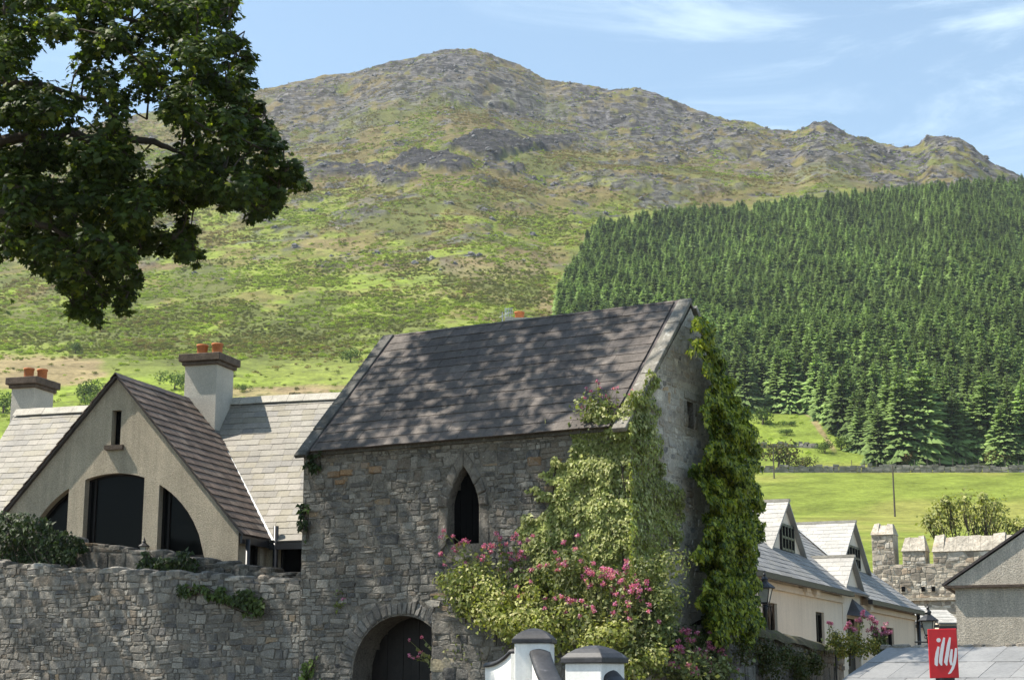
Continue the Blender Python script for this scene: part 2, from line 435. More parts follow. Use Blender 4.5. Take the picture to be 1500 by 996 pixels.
mr = N('ShaderNodeMapRange'); mr.inputs[1].default_value = 0.38; mr.inputs[2].default_value = 0.60; mr.inputs[3].default_value = 0.42; mr.inputs[4].default_value = 1.35; L(cr.outputs[0], mr.inputs[0])
s_ = N('ShaderNodeVectorMath'); s_.operation = 'SCALE'; L(col, s_.inputs[0]); L(mr.outputs[0], s_.inputs['Scale'])
mx = N('ShaderNodeMixRGB'); L(ra.outputs['Fac'], mx.inputs[0]); L(col, mx.inputs[1]); L(s_.outputs[0], mx.inputs[2]); col = mx.outputs[0]
L(col, b.inputs['Base Color'])
bp = N('ShaderNodeBump'); bp.inputs['Strength'].default_value = 0.6; bp.inputs['Distance'].default_value = 0.8
L(n.outputs[0], bp.inputs['Height'])
bp2 = N('ShaderNodeBump'); bp2.inputs['Distance'].default_value = 6.0; L(ra.outputs['Fac'], bp2.inputs['Strength']); L(cr.outputs[0], bp2.inputs['Height']); L(bp.outputs[0], bp2.inputs['Normal'])
L(bp2.outputs[0], b.inputs['Normal'])
M['terrain'] = m

# ================================================================== TERRAIN
SKY_X = [-1500, -300, 0, 200, 345, 400, 470, 520, 570, 600, 640, 660, 690, 715, 740, 770, 800, 840, 880, 930, 965, 1000, 1030, 1060, 1100, 1130, 1165, 1190, 1210, 1235, 1270, 1300, 1345, 1365, 1400, 1425, 1450, 1475, 1520, 1700, 2200, 3200]
SKY_Y = [700, 300, 215, 170, 140, 129, 113, 103, 88, 84, 73, 70, 72, 80, 92, 104, 119, 124, 131, 131, 140, 153, 160, 170, 180, 188, 190, 182, 181, 192, 204, 213, 218, 205, 205, 216, 236, 248, 275, 330, 560, 800]
RID_X = [-1500, 0, 650, 1000, 1400, 1700, 3000]
RID_R = [1200, 1380, 1450, 1350, 1150, 1050, 900]
GS = [0, .055, .147, .294, .45, .66, .862, 1.0]
GV = [0, .145, .306, .468, .629, .79, .903, 1.0]
R_NEAR = [0, 90, 112, 200, 287, 360]
Z_NEAR = [0, 0, 2.2, 17.9, 30.0, 46.5]

CRAGS = [(470, 255, 26, 9, 9), (520, 248, 60, 13, 14), (575, 262, 42, 12, 12), (640, 236, 55, 12, 16), (745, 214, 85, 11, 18), (815, 209, 34, 10, 15),
         (735, 245, 30, 11, 12), (706, 274, 22, 8, 9), (527, 322, 36, 11, 9), (372, 322, 32, 11, 8), (540, 292, 30, 7, 6), (600, 286, 24, 6, 6),
         (850, 268, 46, 9, 9), (925, 274, 40, 7, 7), (1040, 282, 44, 7, 7), (1078, 224, 20, 9, 8), (860, 314, 34, 6, 6), (300, 300, 40, 10, 8), (1140, 245, 50, 10, 8),
         (960, 235, 50, 10, 10), (880, 215, 40, 9, 9), (1260, 250, 45, 9, 8), (430, 235, 30, 8, 7), (660, 100, 60, 14, 14), (600, 112, 45, 14, 12), (700, 120, 50, 10, 10),
         (540, 125, 40, 10, 10), (640, 140, 60, 9, 10), (760, 145, 45, 9, 9), (450, 150, 40, 9, 9), (1395, 212, 40, 12, 14), (1208, 187, 26, 8, 12), (845, 135, 30, 8, 10),
         (690, 330, 26, 6, 5), (430, 345, 30, 6, 5), (760, 300, 24, 6, 5), (330, 270, 30, 9, 9), (990, 180, 40, 9, 9), (1070, 200, 40, 9, 8), (900, 165, 40, 9, 9),
         (200, 380, 40, 8, 5), (640, 390, 20, 5, 4), (480, 392, 30, 6, 4)]

def skyl(px):
    return np.interp(px, SKY_X, SKY_Y)
def terrain_z(X, Y, detail=True, want=False):
    X = np.asarray(X, float); Y = np.asarray(Y, float)
    r = np.hypot(X, Y) + 1e-6
    sa = X / r; ca = Y / r
    te = np.full(X.shape, 0.25)
    front = ca > 0.30
    cs = np.where(front, ca, 0.30)
    for _ in range(4):
        px = 750 + F * sa / (cs * CT + te * ST)
        px = np.where(front, px, np.sign(sa) * 4000 + 750)
        ys = skyl(px); R = np.interp(px, RID_X, RID_R)
        s = (r - 360) / (R - 360)
        g = np.interp(np.clip(s, 0, 1), GS, GV)
        yy = 690 + (ys - 690) * g
        v = (498 - yy) / F
        # tan(elevation) of the sight line through (px,yy)
        te = (ST + v * CT) / np.hypot((px - 750) / F, CT - v * ST)
        te = np.where(front, te, 0.0)
        te = np.clip(te, 0, 0.5)
    zhill = CZ + np.minimum(r, R) * te
    zsky_drop = np.where(r > R, -(r - R) * 0.38, 0)
    z = np.where(r > 360, zhill + zsky_drop, np.interp(r, R_NEAR, Z_NEAR) * np.interp(360.0, [0, 360], [0, 1]))
    # join at 360 m, and level ground away from the mountain
    z360 = CZ + 360 * te
    near = np.interp(r, R_NEAR, Z_NEAR) / 46.5
    z = np.where(r <= 360, near * np.minimum(z360, 60), z)
    z = np.where(ca < 0.30, z * sst(0.0, 0.30, ca), z)
    if not detail:
        return z
    alt = np.clip((690 - yy) / 620, 0, 1)
    hill = sst(362, 440, r) * sst(0.2, 0.5, ca)
    hi = sst(0.38, 0.75, alt)
    n0 = fbm(X / 45, Y / 45, 83, 4) - 0.5
    rockyR = np.maximum(sst(740, 860, px) * sst(92, 60, yy - ys + 30 * n0), sst(330, 420, px) * sst(860, 760, px) * sst(95, 60, yy - ys + 30 * n0) * .9)
    n1 = fbm(X / 90, Y / 90, 3, 5) - 0.5
    n2 = ridged(X / 34 + n1, Y / 26, 21, 5) - 0.55
    amp = hill * (4 + 16 * hi + 6 * rockyR)
    z = z + amp * n1 * (1 - 0.5 * sst(0.9, 1.0, s)) + hill * (1.2 + 2.6 * hi + 2.6 * rockyR) * n2
    crag = np.zeros_like(z)
    wx = (fbm(X / 25, Y / 25, 41, 4) - 0.5) * 46; wy = (fbm(X / 22, Y / 22, 47, 4) - 0.5) * 18
    for cx, cy, ax, ay, h in CRAGS:
        q = ((px + wx - cx) / ax) ** 2 + ((yy + wy - cy) / ay) ** 2
        near_ = np.clip(1.15 - q, 0, 1)
        crag = np.maximum(crag, sst(0, 0.45, near_) * (h / 12))
    z = z + hill * crag * 3.2 * (0.35 + ridged(X / 12, Y / 12, 63, 4)) * (1 - 0.6 * sst(0.86, 0.95, s))
    z = np.where(r > R * 1.004, np.minimum(z, zhill + zsky_drop + amp * n1 * 0.5), z)
    if want:
        return z, dict(px=px, yy=yy, s=s, alt=alt, crag=crag, hill=hill, hi=hi, rockyR=rockyR, n1=n1, n2=n2, r=r, ca=ca)
    return z

GBANDS = [[(-20, 492), (60, 486), (160, 463), (250, 446), (340, 438), (440, 452), (540, 456), (600, 470), (580, 500), (500, 508), (470, 520), (370, 516), (300, 524), (250, 527), (150, 517), (60, 516), (-20, 512)],
      [(630, 395), (700, 372), (800, 385), (812, 440), (760, 455), (660, 440)], [(560, 452), (640, 440), (640, 480), (570, 480)]]
az = np.radians(np.concatenate([np.linspace(-180, -42, 24)[:-1], np.linspace(-42, -20, 50)[:-1], np.linspace(-20, 20, 880)[:-1], np.linspace(20, 42, 50)[:-1], np.linspace(42, 180, 24)]))
rr = np.concatenate([[0.5, 6, 15, 30, 50, 70, 85], np.linspace(92, 200, 18), np.linspace(206, 358, 34), np.linspace(360, 700, 170), np.linspace(702, 1160, 190), np.linspace(1162, 1470, 120), np.linspace(1480, 3200, 24)])
A_, R_ = np.meshgrid(az, rr)
TX = R_ * np.sin(A_); TY = R_ * np.cos(A_)
TZ, D = terrain_z(TX, TY, True, True)
TZ[:, -1] = TZ[:, 0]
TZ[TX ** 2 + TY ** 2 < 88 ** 2] = 0
e = np.roll(TZ, -1, 0) - TZ
rs = np.hypot(TX, TY)
dr = np.roll(rs, -1, 0) - rs
slope = np.clip(e / np.maximum(dr, 0.3), -2, 2)
px0, yy0 = D['px'], D['yy']
def lerp(a, b, t):
    return a + (b - a) * t[..., None]
c3 = lambda *v: np.array(v, float)
green = c3(0.205, 0.265, 0.040); green2 = c3(0.165, 0.215, 0.038); olive = c3(0.175, 0.160, 0.052); brown = c3(0.165, 0.120, 0.068)
rock = c3(0.185, 0.176, 0.176); rockd = c3(0.070, 0.067, 0.070); tan_ = c3(0.27, 0.20, 0.115); straw = c3(0.21, 0.205, 0.07); heath = c3(0.10, 0.112, 0.036)
m1 = fbm(TX / 60, TY / 75, 101, 5); m2 = fbm(TX / 18, TY / 22, 131, 5); m3 = fbm(TX / 140, TY / 140, 151, 4); m4 = fbm(TX / 7, TY / 8, 171, 4)
C = np.zeros(TX.shape + (3,)) + green
C = lerp(C, green2 + 0 * C, sst(0.42, 0.6, m2))
C = lerp(C, straw + 0 * C, 0.35 * sst(0.5, 0.66, m3))
C = lerp(C, olive + 0 * C, sst(0.49, 0.60, m1 + 0.50 * (D['alt'] - 0.50) + 0.25 * (m4 - 0.5)))
C = lerp(C, brown + 0 * C, 0.8 * sst(0.52, 0.64, fbm(TX / 40, TY / 50, 201, 5) + 0.6 * (D['alt'] - 0.62)))
C = lerp(C, c3(.128, .104, .046) + 0 * C, D['hi'] * 0.8)
C = lerp(C, green * 0.95 + 0 * C, 0.75 * sst(0.56, 0.64, m1 * 0.5 + m2 * 0.5) * D['hill'] * (1 - .7 * sst(.55, .75, D['alt'])))
# heather-dark and bracken patches on the lower hill
C = lerp(C, heath + 0 * C, 0.8 * sst(0.56, 0.64, fbm(TX / 26, TY / 45, 231, 5)) * sst(0.20, 0.3, D['alt']))
wob_ = (m2 - .5) * 60
for gb in GBANDS: C = lerp(C, heath * .95 + 0 * C, .75 * in_poly(px0 + wob_, yy0 + (m4 - .5) * 26, gb) * sst(.36, .5, m2))
# bare rock: crags, rocky ridge, steep steps
rk = np.maximum(D['crag'] * 0.95 * sst(0.40, 0.56, m4 + 0.12 * D['crag']),
                D['rockyR'] * sst(0.40, 0.52, m2 * 0.5 + m4 * 0.5))
rk = np.maximum(rk, 0.8 * sst(0.60, 0.67, fbm(TX / 13, TY / 13, 261, 5)) * sst(0.40, 0.62, D['alt']))
rk = np.clip(rk, 0, 1) * D['hill']
rc = lerp(rock + 0 * C, rockd + 0 * C, np.clip(sst(0.44, 0.62, fbm(TX / 5, TY / 5, 301, 4)) + .55 * D['crag'] * (1 - D['rockyR']), 0, 1))
C = lerp(C, rc, rk)
# lower slopes: smooth bright pasture, ploughed-looking tan fields, worn tracks
px, yy = D['px'], D['yy']
def ell(cx, cy, ax, ay, w=0.25):
    wob = (fbm(px / 30, yy / 12, 401, 4) - 0.5) * 0.9
    return 1 - sst(1 - w, 1 + w, ((px - cx) / ax) ** 2 + ((yy - cy) / ay) ** 2 + wob)
for cx, cy, ax, ay, amt in ((40, 545, 120, 26, .85), (400, 578, 90, 9, .8), (470, 575, 70, 8, .7), (560, 530, 40, 6, .4), (730, 395, 70, 20, .45), (800, 445, 10, 30, .6), (500, 365, 60, 12, .3), (600, 430, 60, 10, .35)):
    C = lerp(C, tan_ + 0 * C, amt * ell(cx, cy, ax, ay) * (r_ := sst(362, 380, D['r'])))
C = lerp(C, tan_ + 0 * C, 0.8 * sst(6, 3, np.abs(px - (1183 + (yy - 600) * 0.62)) + 6 * (m4 - 0.5)) * sst(598, 606, yy) * sst(668, 655, yy) * sst(355, 361, D['r']))
past = sst(372, 362, D['r']) * sst(90, 130, D['r'])
pcol = lerp(c3(0.165, 0.205, 0.036) + 0 * C, c3(0.235, 0.225, 0.062) + 0 * C, sst(0.42, 0.62, fbm(TX / 30, TY / 45, 501, 4)) * 0.7)
C = lerp(C, pcol, past)
C = lerp(C, c3(0.12, 0.10, 0.075) + 0 * C, sst(130, 88, D['r']))
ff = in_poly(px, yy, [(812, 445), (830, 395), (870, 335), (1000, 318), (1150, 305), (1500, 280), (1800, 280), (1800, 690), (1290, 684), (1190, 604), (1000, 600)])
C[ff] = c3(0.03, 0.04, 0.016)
nr, na = TX.shape
idx = np.arange(nr * na).reshape(nr, na)
T4 = np.stack([idx[:-1, :-1], idx[:-1, 1:], idx[1:, 1:], idx[1:, :-1]], -1).reshape(-1, 4)[:, ::-1]
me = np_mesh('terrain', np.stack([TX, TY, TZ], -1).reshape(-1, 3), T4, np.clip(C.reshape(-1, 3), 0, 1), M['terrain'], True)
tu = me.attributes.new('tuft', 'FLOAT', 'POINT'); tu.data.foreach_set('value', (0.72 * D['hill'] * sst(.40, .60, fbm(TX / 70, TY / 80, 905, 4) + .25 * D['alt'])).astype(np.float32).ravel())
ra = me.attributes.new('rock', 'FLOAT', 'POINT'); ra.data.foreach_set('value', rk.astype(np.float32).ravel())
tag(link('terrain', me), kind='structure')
def ground(x, y):
    return float(terrain_z(np.array([x]), np.array([y]))[0]) if math.hypot(x, y) > 88 else 0.0
def ray_ground(px, py, r0=95.0, r1=1500.0):
    d = ray(px, py); h = np.hypot(d[0], d[1])
    rs = np.arange(r0, r1, 1.5)
    P = O3 + d[None] * (rs / h)[:, None]
    hit = np.nonzero(P[:, 2] < terrain_z(P[:, 0], P[:, 1]))[0]
    i = hit[0] if len(hit) else len(rs) - 1
    p = P[i]; p[2] = terrain_z(p[:1], p[1:2])[0]
    return p

# ================================================================== leaves
IVY_T = np.array([(0, 0, 0), (-.42, .12, .05), (-.26, .45, .03), (0, 1.0, -.10), (.26, .45, .03), (.42, .12, .05), (0, .42, -.05)])
IVY_F = np.array([(6, 0, 1), (6, 1, 2), (6, 2, 3), (6, 3, 4), (6, 4, 5), (6, 5, 0)])
_mp = [(0, 0), (-.30, -.06), (-.62, .22), (-.36, .30), (-.48, .66), (-.17, .58), (0, 1.0), (.17, .58), (.48, .66), (.36, .30), (.62, .22), (.30, -.06)]
MAP_T = np.array([(x, y, -0.25 * abs(x) - 0.10 * y * y) for x, y in _mp] + [(0, .32, .02)])
MAP_F = np.array([(12, i, (i + 1) % 12) for i in range(12)])
SIM_T = np.array([(0, 0, 0), (-.36, .5, .06), (0, 1, -.05), (.36, .5, .06)])
SIM_F = np.array([(0, 2, 1), (0, 3, 2)])
def unit(v):
    return v / (np.linalg.norm(v, axis=-1, keepdims=True) + 1e-9)
def leaves(P, Nn, size, col, T=IVY_T, Fc=IVY_F, droop=1.0, wild=0.5, rng=RNG):
    """many leaves: points P, facing normals Nn, sizes, colours -> V, tris, C"""
    n = len(P)
    Nn = unit(Nn + wild * rng.normal(size=(n, 3)))
    d = np.tile(np.array([0, 0, -droop]), (n, 1)) + 0.6 * rng.normal(size=(n, 3))
    d = unit(d - Nn * (d * Nn).sum(1, keepdims=True))
    s = np.cross(d, Nn)
    k = len(T)
    V = P[:, None] + size[:, None, None] * (s[:, None] * T[None, :, :1] + d[:, None] * T[None, :, 1:2] + Nn[:, None] * T[None, :, 2:])
    tri = (Fc[None] + (np.arange(n) * k)[:, None, None]).reshape(-1, 3)
    return V.reshape(-1, 3), tri, np.repeat(col, k, 0)
def merge(parts):
    V = []; T = []; C = []; b = 0
    for v, t, c in parts:
        V.append(v); T.append(t + b); C.append(c); b += len(v)
    return np.concatenate(V), np.concatenate(T), np.concatenate(C)
def leaf_obj(name, parts, mat, parent=None, origin=None, kind=None):
    V, T, C = merge(parts) if isinstance(parts, list) else parts
    O = wo(parent) if origin is None else np.asarray(origin, float)
    return link(name, np_mesh(name, V - O, T, np.clip(C, 0, 1), mat), parent, O, kind)
def palette(n, cols, wts=None, jit=0.15, rng=RNG):
    cols = np.array(cols, float)
    i = rng.choice(len(cols), n, p=wts)
    return cols[i] * (1 + jit * rng.normal(size=(n, 1))).clip(0.4, 1.8)
def ball(n, rng=RNG, shell=0.55):
    v = unit(rng.normal(size=(n, 3)))
    return v, v * (shell + (1 - shell) * rng.random((n, 1)))

# ================================================================== FOREST
def conifer_mesh(seed, h, rad, levels=34):
    rng = np.random.default_rng(seed)
    V = []; T = []; C = []
    def add(vs, ts, c):
        b = len(V); V.extend(vs); T.extend([(i + b, j + b, k + b) for i, j, k in ts]); C.extend(c)
    lean = rng.normal(size=2) * .012
    for i in range(levels):
        f = i / (levels - 1)
        z = h * (0.03 + 0.97 * f)
        L = rad * ((1 - f) ** 0.62) * (0.80 + 0.4 * rng.random()) + 0.12
        nb = int(10 - 5 * f)
        a0 = rng.random() * 6.28
        for k in range(nb):
            a = a0 + 6.283 * k / nb + rng.normal() * 0.25
            l = L * (0.55 + 0.6 * rng.random())
            dx, dy = math.cos(a), math.sin(a)
            z0 = z + rng.normal() * 0.16
            sag = (0.30 - 0.42 * f) * l
            root = np.array([lean[0] * z0, lean[1] * z0, z0]); sd = np.array([-dy, dx, 0]); fw = np.array([dx, dy, 0])
            j = 1 + 0.20 * rng.normal()
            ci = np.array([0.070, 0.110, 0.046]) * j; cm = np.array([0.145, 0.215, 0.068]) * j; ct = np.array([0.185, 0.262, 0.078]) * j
            # a fan of narrow drooping sprays along each bough
            for q in range(4 if l > .8 else 2):
                sp_ = (q - 1.5) * .34 + rng.normal() * .12; st = .12 + .22 * q if l > .8 else 0
                o = root + fw * l * st * .6 - np.array([0, 0, sag * st * .5]); d = unit(fw + sd * sp_)
                ln = l * (1 - st * .55) * rng.uniform(.75, 1.05); wd = .085 * l + .10
                tip = o + d * ln - np.array([0, 0, sag * (.7 + .5 * rng.random())]); mid = o + d * ln * .55 + np.array([0, 0, .05 * l - sag * .2]); s2 = np.array([-d[1], d[0], 0])
                dn = np.array([0, 0, .14 * l + .06])
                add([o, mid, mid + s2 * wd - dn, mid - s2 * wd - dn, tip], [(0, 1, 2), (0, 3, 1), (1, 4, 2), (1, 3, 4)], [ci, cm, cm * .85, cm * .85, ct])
            if l > 1.1:
                md = root + fw * l * .5
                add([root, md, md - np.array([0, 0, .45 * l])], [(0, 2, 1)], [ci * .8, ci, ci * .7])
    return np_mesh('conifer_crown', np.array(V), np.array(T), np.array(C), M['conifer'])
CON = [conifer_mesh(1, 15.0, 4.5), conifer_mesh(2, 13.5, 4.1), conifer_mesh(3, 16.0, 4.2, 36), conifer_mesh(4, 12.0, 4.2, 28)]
def trunk_mesh(h, r):
    mb = MB(); mb.tube([(0, 0, -0.5), (0, 0, h * .5), (0, 0, h * .97)], [r, r * .6, 0.02], 6)
    me = bpy.data.meshes.new('conifer_trunk'); me.from_pydata(mb.v, [], mb.f); me.materials.append(M['bark']); return me
TRK = [trunk_mesh(16.5, .22), trunk_mesh(15, .2), trunk_mesh(17.5, .22), trunk_mesh(13.5, .19)]
FOREST = [(815, 440), (822, 402), (848, 362), (866, 330), (880, 318), (1000, 303), (1090, 296), (1150, 287), (1300, 272), (1500, 256), (1700, 245), (1700, 688), (1296, 683), (1268, 668), (1232, 640), (1196, 604), (1085, 602), (1000, 600), (815, 600)]
rng = np.random.default_rng(5)
sp = 4.1
gx, gy = np.meshgrid(np.arange(0, 420, sp), np.arange(330, 1150, sp))
gx = (gx + rng.normal(size=gx.shape) * 1.7).ravel(); gy = (gy + rng.normal(size=gy.shape) * 1.7).ravel()
r0 = np.hypot(gx, gy); keep = (r0 > 366) & (np.arctan2(gx, gy) < math.radians(21.5)); gx = gx[keep]; gy = gy[keep]
gz = terrain_z(gx, gy)
sc_h = (0.62 + 0.66 * fbm(gx / 50, gy / 50, 611, 3)) * (0.72 + 0.45 * rng.random(len(gx))) * np.interp(np.hypot(gx, gy), [366, 430, 560, 900], [1.08, .95, .82, .78])
P = np.c_[gx, gy, gz]
bx_, by_ = proj(P); tx_, ty_ = proj(P + np.c_[0 * gx, 0 * gx, 13 * sc_h])
ok = in_poly(bx_, by_, FOREST) & in_poly(tx_, ty_, FOREST) & (rng.random(len(gx)) > 0.05)
P = P[ok]; sc_h = sc_h[ok]; bx_ = bx_[ok]; by_ = by_[ok]; ty_ = ty_[ok]
inview = (bx_ < 1512) & (by_ > 300)
hid = in_poly(bx_, ty_, [(800, 480), (1014, 440), (1060, 520), (1118, 700), (800, 700)])
cand = np.nonzero(inview & ~hid)[0]
near = cand[np.argsort(np.hypot(P[cand, 0], P[cand, 1]) - 40 * (by_[cand] > 640))][:300]
isnear = np.zeros(len(P), bool); isnear[near] = True
crown_src = []
for q, i in enumerate(near):
    k = q % 4
    t = thing('conifer_tree', P[i], 'dark green conifer standing among its neighbours in the plantation above the field wall', 'tree', 'plantation conifers nearest the field wall')
    t.rotation_euler = (0, 0, rng.random() * 6.28)
    s = sc_h[i]; t.scale = (s * (0.9 + .25 * rng.random()), s * (0.9 + .25 * rng.random()), s)
    for nm, me in (('trunk', TRK[k]), ('crown', CON[k])):
        o = bpy.data.objects.new(nm, me); COL.objects.link(o); o.parent = t
        if nm == 'crown' and q < 4: crown_src.append(o)
def scatter(name, pts, scale, rot, pick, sources, label, cat, mat):
    """one stuff object: instances of real meshes on points"""
    me = bpy.data.meshes.new(name)
    me.from_pydata([tuple(p) for p in pts], [], [])
    for nm, arr in (('sc', scale), ('rz', rot)):
        a = me.attributes.new(nm, 'FLOAT', 'POINT'); a.data.foreach_set('value', np.asarray(arr, np.float32))
    a = me.attributes.new('pick', 'INT', 'POINT'); a.data.foreach_set('value', np.asarray(pick, np.int32))
    me.materials.append(mat)
    o = link(name, me); tag(o, label, cat, kind='stuff')
    ng = bpy.data.node_groups.new(name + '_scatter', 'GeometryNodeTree')
    ng.interface.new_socket('Geometry', in_out='INPUT', socket_type='NodeSocketGeometry')
    ng.interface.new_socket('Geometry', in_out='OUTPUT', socket_type='NodeSocketGeometry')
    N = ng.nodes.new; L = ng.links.new
    gi = N('NodeGroupInput'); go = N('NodeGroupOutput'); ip = N('GeometryNodeInstanceOnPoints'); jn = N('GeometryNodeJoinGeometry')
    for s in sources:
        oi = N('GeometryNodeObjectInfo'); oi.inputs['Object'].default_value = s; oi.inputs['As Instance'].default_value = True
        L(oi.outputs['Geometry'], jn.inputs[0])
    def att(nm, ty):
        n = N('GeometryNodeInputNamedAttribute'); n.data_type = ty; n.inputs['Name'].default_value = nm; return n.outputs['Attribute']
    cx = N('ShaderNodeCombineXYZ'); L(att('rz', 'FLOAT'), cx.inputs[2])
    cs = N('ShaderNodeCombineXYZ'); sa = att('sc', 'FLOAT')
    for i in range(3): L(sa, cs.inputs[i])
    L(gi.outputs[0], ip.inputs['Points']); L(jn.outputs[0], ip.inputs['Instance'])
    ip.inputs['Pick Instance'].default_value = True
    L(att('pick', 'INT'), ip.inputs['Instance Index'])
    L(cx.outputs[0], ip.inputs['Rotation']); L(cs.outputs[0], ip.inputs['Scale'])
    L(ip.outputs[0], go.inputs[0])
    md = o.modifiers.new('scatter', 'NODES'); md.node_group = ng
    return o
far = ~isnear
scatter('conifer_forest', P[far], sc_h[far], rng.random(far.sum()) * 6.28, rng.integers(0, 4, far.sum()), crown_src,
        'dense dark green conifer plantation covering the right flank of the mountain', 'forest', M['conifer'])

# ------------------------------------------------------------------ bushes and gorse on the hill
def bush_mesh(name, seed, n, size, cols, flat=0.75, leaf=0.22, lumps=6, mat='scrub'):
    rng = np.random.default_rng(seed)
    parts = []
    for k in range(lumps):
        c = np.array([rng.normal() * .38, rng.normal() * .38, 0.25 + 0.35 * rng.random()]) if k else np.array([0, 0, .42])
        v, p = ball(n // lumps, rng, 0.65)
        p = (c + p * (0.42 + 0.15 * rng.random())) * np.array([1, 1, flat]) * size
        nn = v + np.array([0, 0, .4])
        col = palette(len(p), cols, None, .2, rng)
        parts.append(leaves(p, nn, leaf * size * (0.7 + .6 * rng.random(len(p))), col, SIM_T, SIM_F, .3, .6, rng))
    V, T, C = merge(parts)
    V[:, 2] -= V[:, 2].min() + 0.05
    return np_mesh(name, V, T, np.clip(C, 0, 1), M[mat])
GORSE = [(0.105, 0.122, 0.036), (0.13, 0.145, 0.042), (0.155, 0.138, 0.05)]
def field_bush(px, py, size, label, cols, seed, flat=0.9, n=700, cat='bush', trunk=True):
    p = ray_ground(px, py, 120)
    t = thing('field_bush', p, label, cat)
    me = bush_mesh('bush_crown', seed, n, size, cols, flat, 0.13, 9)
    o = bpy.data.objects.new('crown', me); COL.objects.link(o); o.parent = t; o.location = (0, 0, 0.12 * size if trunk else -0.05)
    mb = MB(); mb.tube([(0, 0, -.4), (0.05 * size, 0, .35 * size), (0, .05 * size, .6 * size)], [.07 * size, .05 * size, .02 * size], 6)
    me = bpy.data.meshes.new('trunk'); me.from_pydata(mb.v, [], mb.f); me.materials.append(M['bark'])
    o2 = bpy.data.objects.new('trunk', me); COL.objects.link(o2); o2.parent = t
    return t
G1 = [(0.055, 0.085, 0.022), (0.07, 0.105, 0.028), (0.045, 0.07, 0.02)]
G2 = [(0.085, 0.125, 0.03), (0.105, 0.15, 0.036), (0.06, 0.095, 0.025)]
G3 = [(0.09, 0.075, 0.03), (0.06, 0.065, 0.025), (0.045, 0.055, 0.02)]
field_bush(513, 531, 3.4, 'round dark green bush on the pasture beside the stone roof verge', G1, 31)
field_bush(110, 518, 3.0, 'dark bush on the slope between the two chimneys at the edge of the gorse', G1, 32)
field_bush(255, 572, 4.0, 'green tree just left of the tall chimney behind the gable', G1, 33)
field_bush(122, 590, 5.0, 'large leafy tree right of the left chimney beyond the pale roof', G2, 34)
field_bush(140, 606, 4.2, 'low bright tree against the pale slate roof near the gable slope', G2, 35)
field_bush(4, 606, 4.6, 'green tree beyond the pale slate roof, left of the left chimney', G2, 36)
field_bush(355, 575, 2.0, 'small dark bush right of the tall chimney shaft', G1, 37)
field_bush(436, 585, 2.2, 'low brown bush on the tan field above the pale roof', G3, 38, 0.5)
field_bush(1140, 689, 5.2, 'dark spreading thorn tree by the field wall near the pole', G3, 39)
field_bush(1180, 690, 2.8, 'small brownish bush on the field wall beside the thorn tree', G3, 40)
field_bush(1117, 624, 3.6, 'dark bush high on the small pasture beside the ivy', G1, 41)
field_bush(1160, 626, 1.8, 'small low bush in the middle of the small pasture', G1, 42, 0.5)
field_bush(1152, 638, 1.9, 'low bush below another in the small pasture', G1, 43, 0.5)
field_bush(1208, 664, 2.2, 'dark round bush at the foot of the small pasture', G1, 44)
field_bush(1232, 660, 2.8, 'pale green bush at the forest edge below the worn track', G2, 45)
field_bush(1330, 684, 2.6, 'rusty brown bush in front of the conifers on the field wall', [(0.13, 0.085, 0.035), (0.10, 0.085, 0.035)], 46)
field_bush(1468, 684, 3.4, 'yellow green bush in front of the conifers by the fence posts', [(0.11, 0.115, 0.035), (0.12, 0.09, 0.035)], 47)
# gorse: uncountable scrub
gsrc = []
for k in range(3):
    t = thing('gorse_bush', ray_ground(350 + 45 * k, 515 - 12 * k, 380), 'low dark gorse bush on the slope above the pale roof', 'bush', 'gorse bushes')
    o = bpy.data.objects.new('crown', bush_mesh('gorse', 60 + k, 260, 1.7, GORSE, 0.6, .17)); COL.objects.link(o); o.parent = t
    gsrc.append(o)
gx = rng.uniform(-330, 60, 150000); gy = rng.uniform(380, 1150, 150000)
gz = terrain_z(gx, gy); gp, gq = proj(np.c_[gx, gy, gz])
band = np.zeros(len(gx), bool)
for k, g_ in enumerate(GBANDS): band |= in_poly(gp, gq, g_)
gap = ((gp - 268) / 22) ** 2 + ((gq - 497) / 14) ** 2 < 1
nzv = fbm(gx / 22, gy / 30, 701, 4); nz2 = fbm(gx / 55, gy / 70, 733, 4)
dens = np.where(band, (0.25 + 0.75 * sst(0.38, 0.52, nzv)) * 0.85, 0.55 * sst(0.53, 0.62, nz2) * sst(0.44, 0.58, nzv) * sst(250, 330, gq) + 0.05 * sst(0.5, 0.6, nzv) * sst(230, 350, gq))
dens = np.where(gap | in_poly(gp, gq, FOREST) | (gq > 530) | (gp < -60) | (gp > 860), 0.015 * (gp > -60) * (gp < 830) * (gq < 600), dens)
ok = rng.random(len(gx)) < dens
gpts = np.c_[gx, gy, gz][ok]
scatter('gorse_scrub', gpts, 0.22 + 0.42 * rng.random(len(gpts)), rng.random(len(gpts)) * 6.28, rng.integers(0, 3, len(gpts)), gsrc,
        'dark gorse and heather scrub patching the green mountainside', 'scrub', M['scrub'])

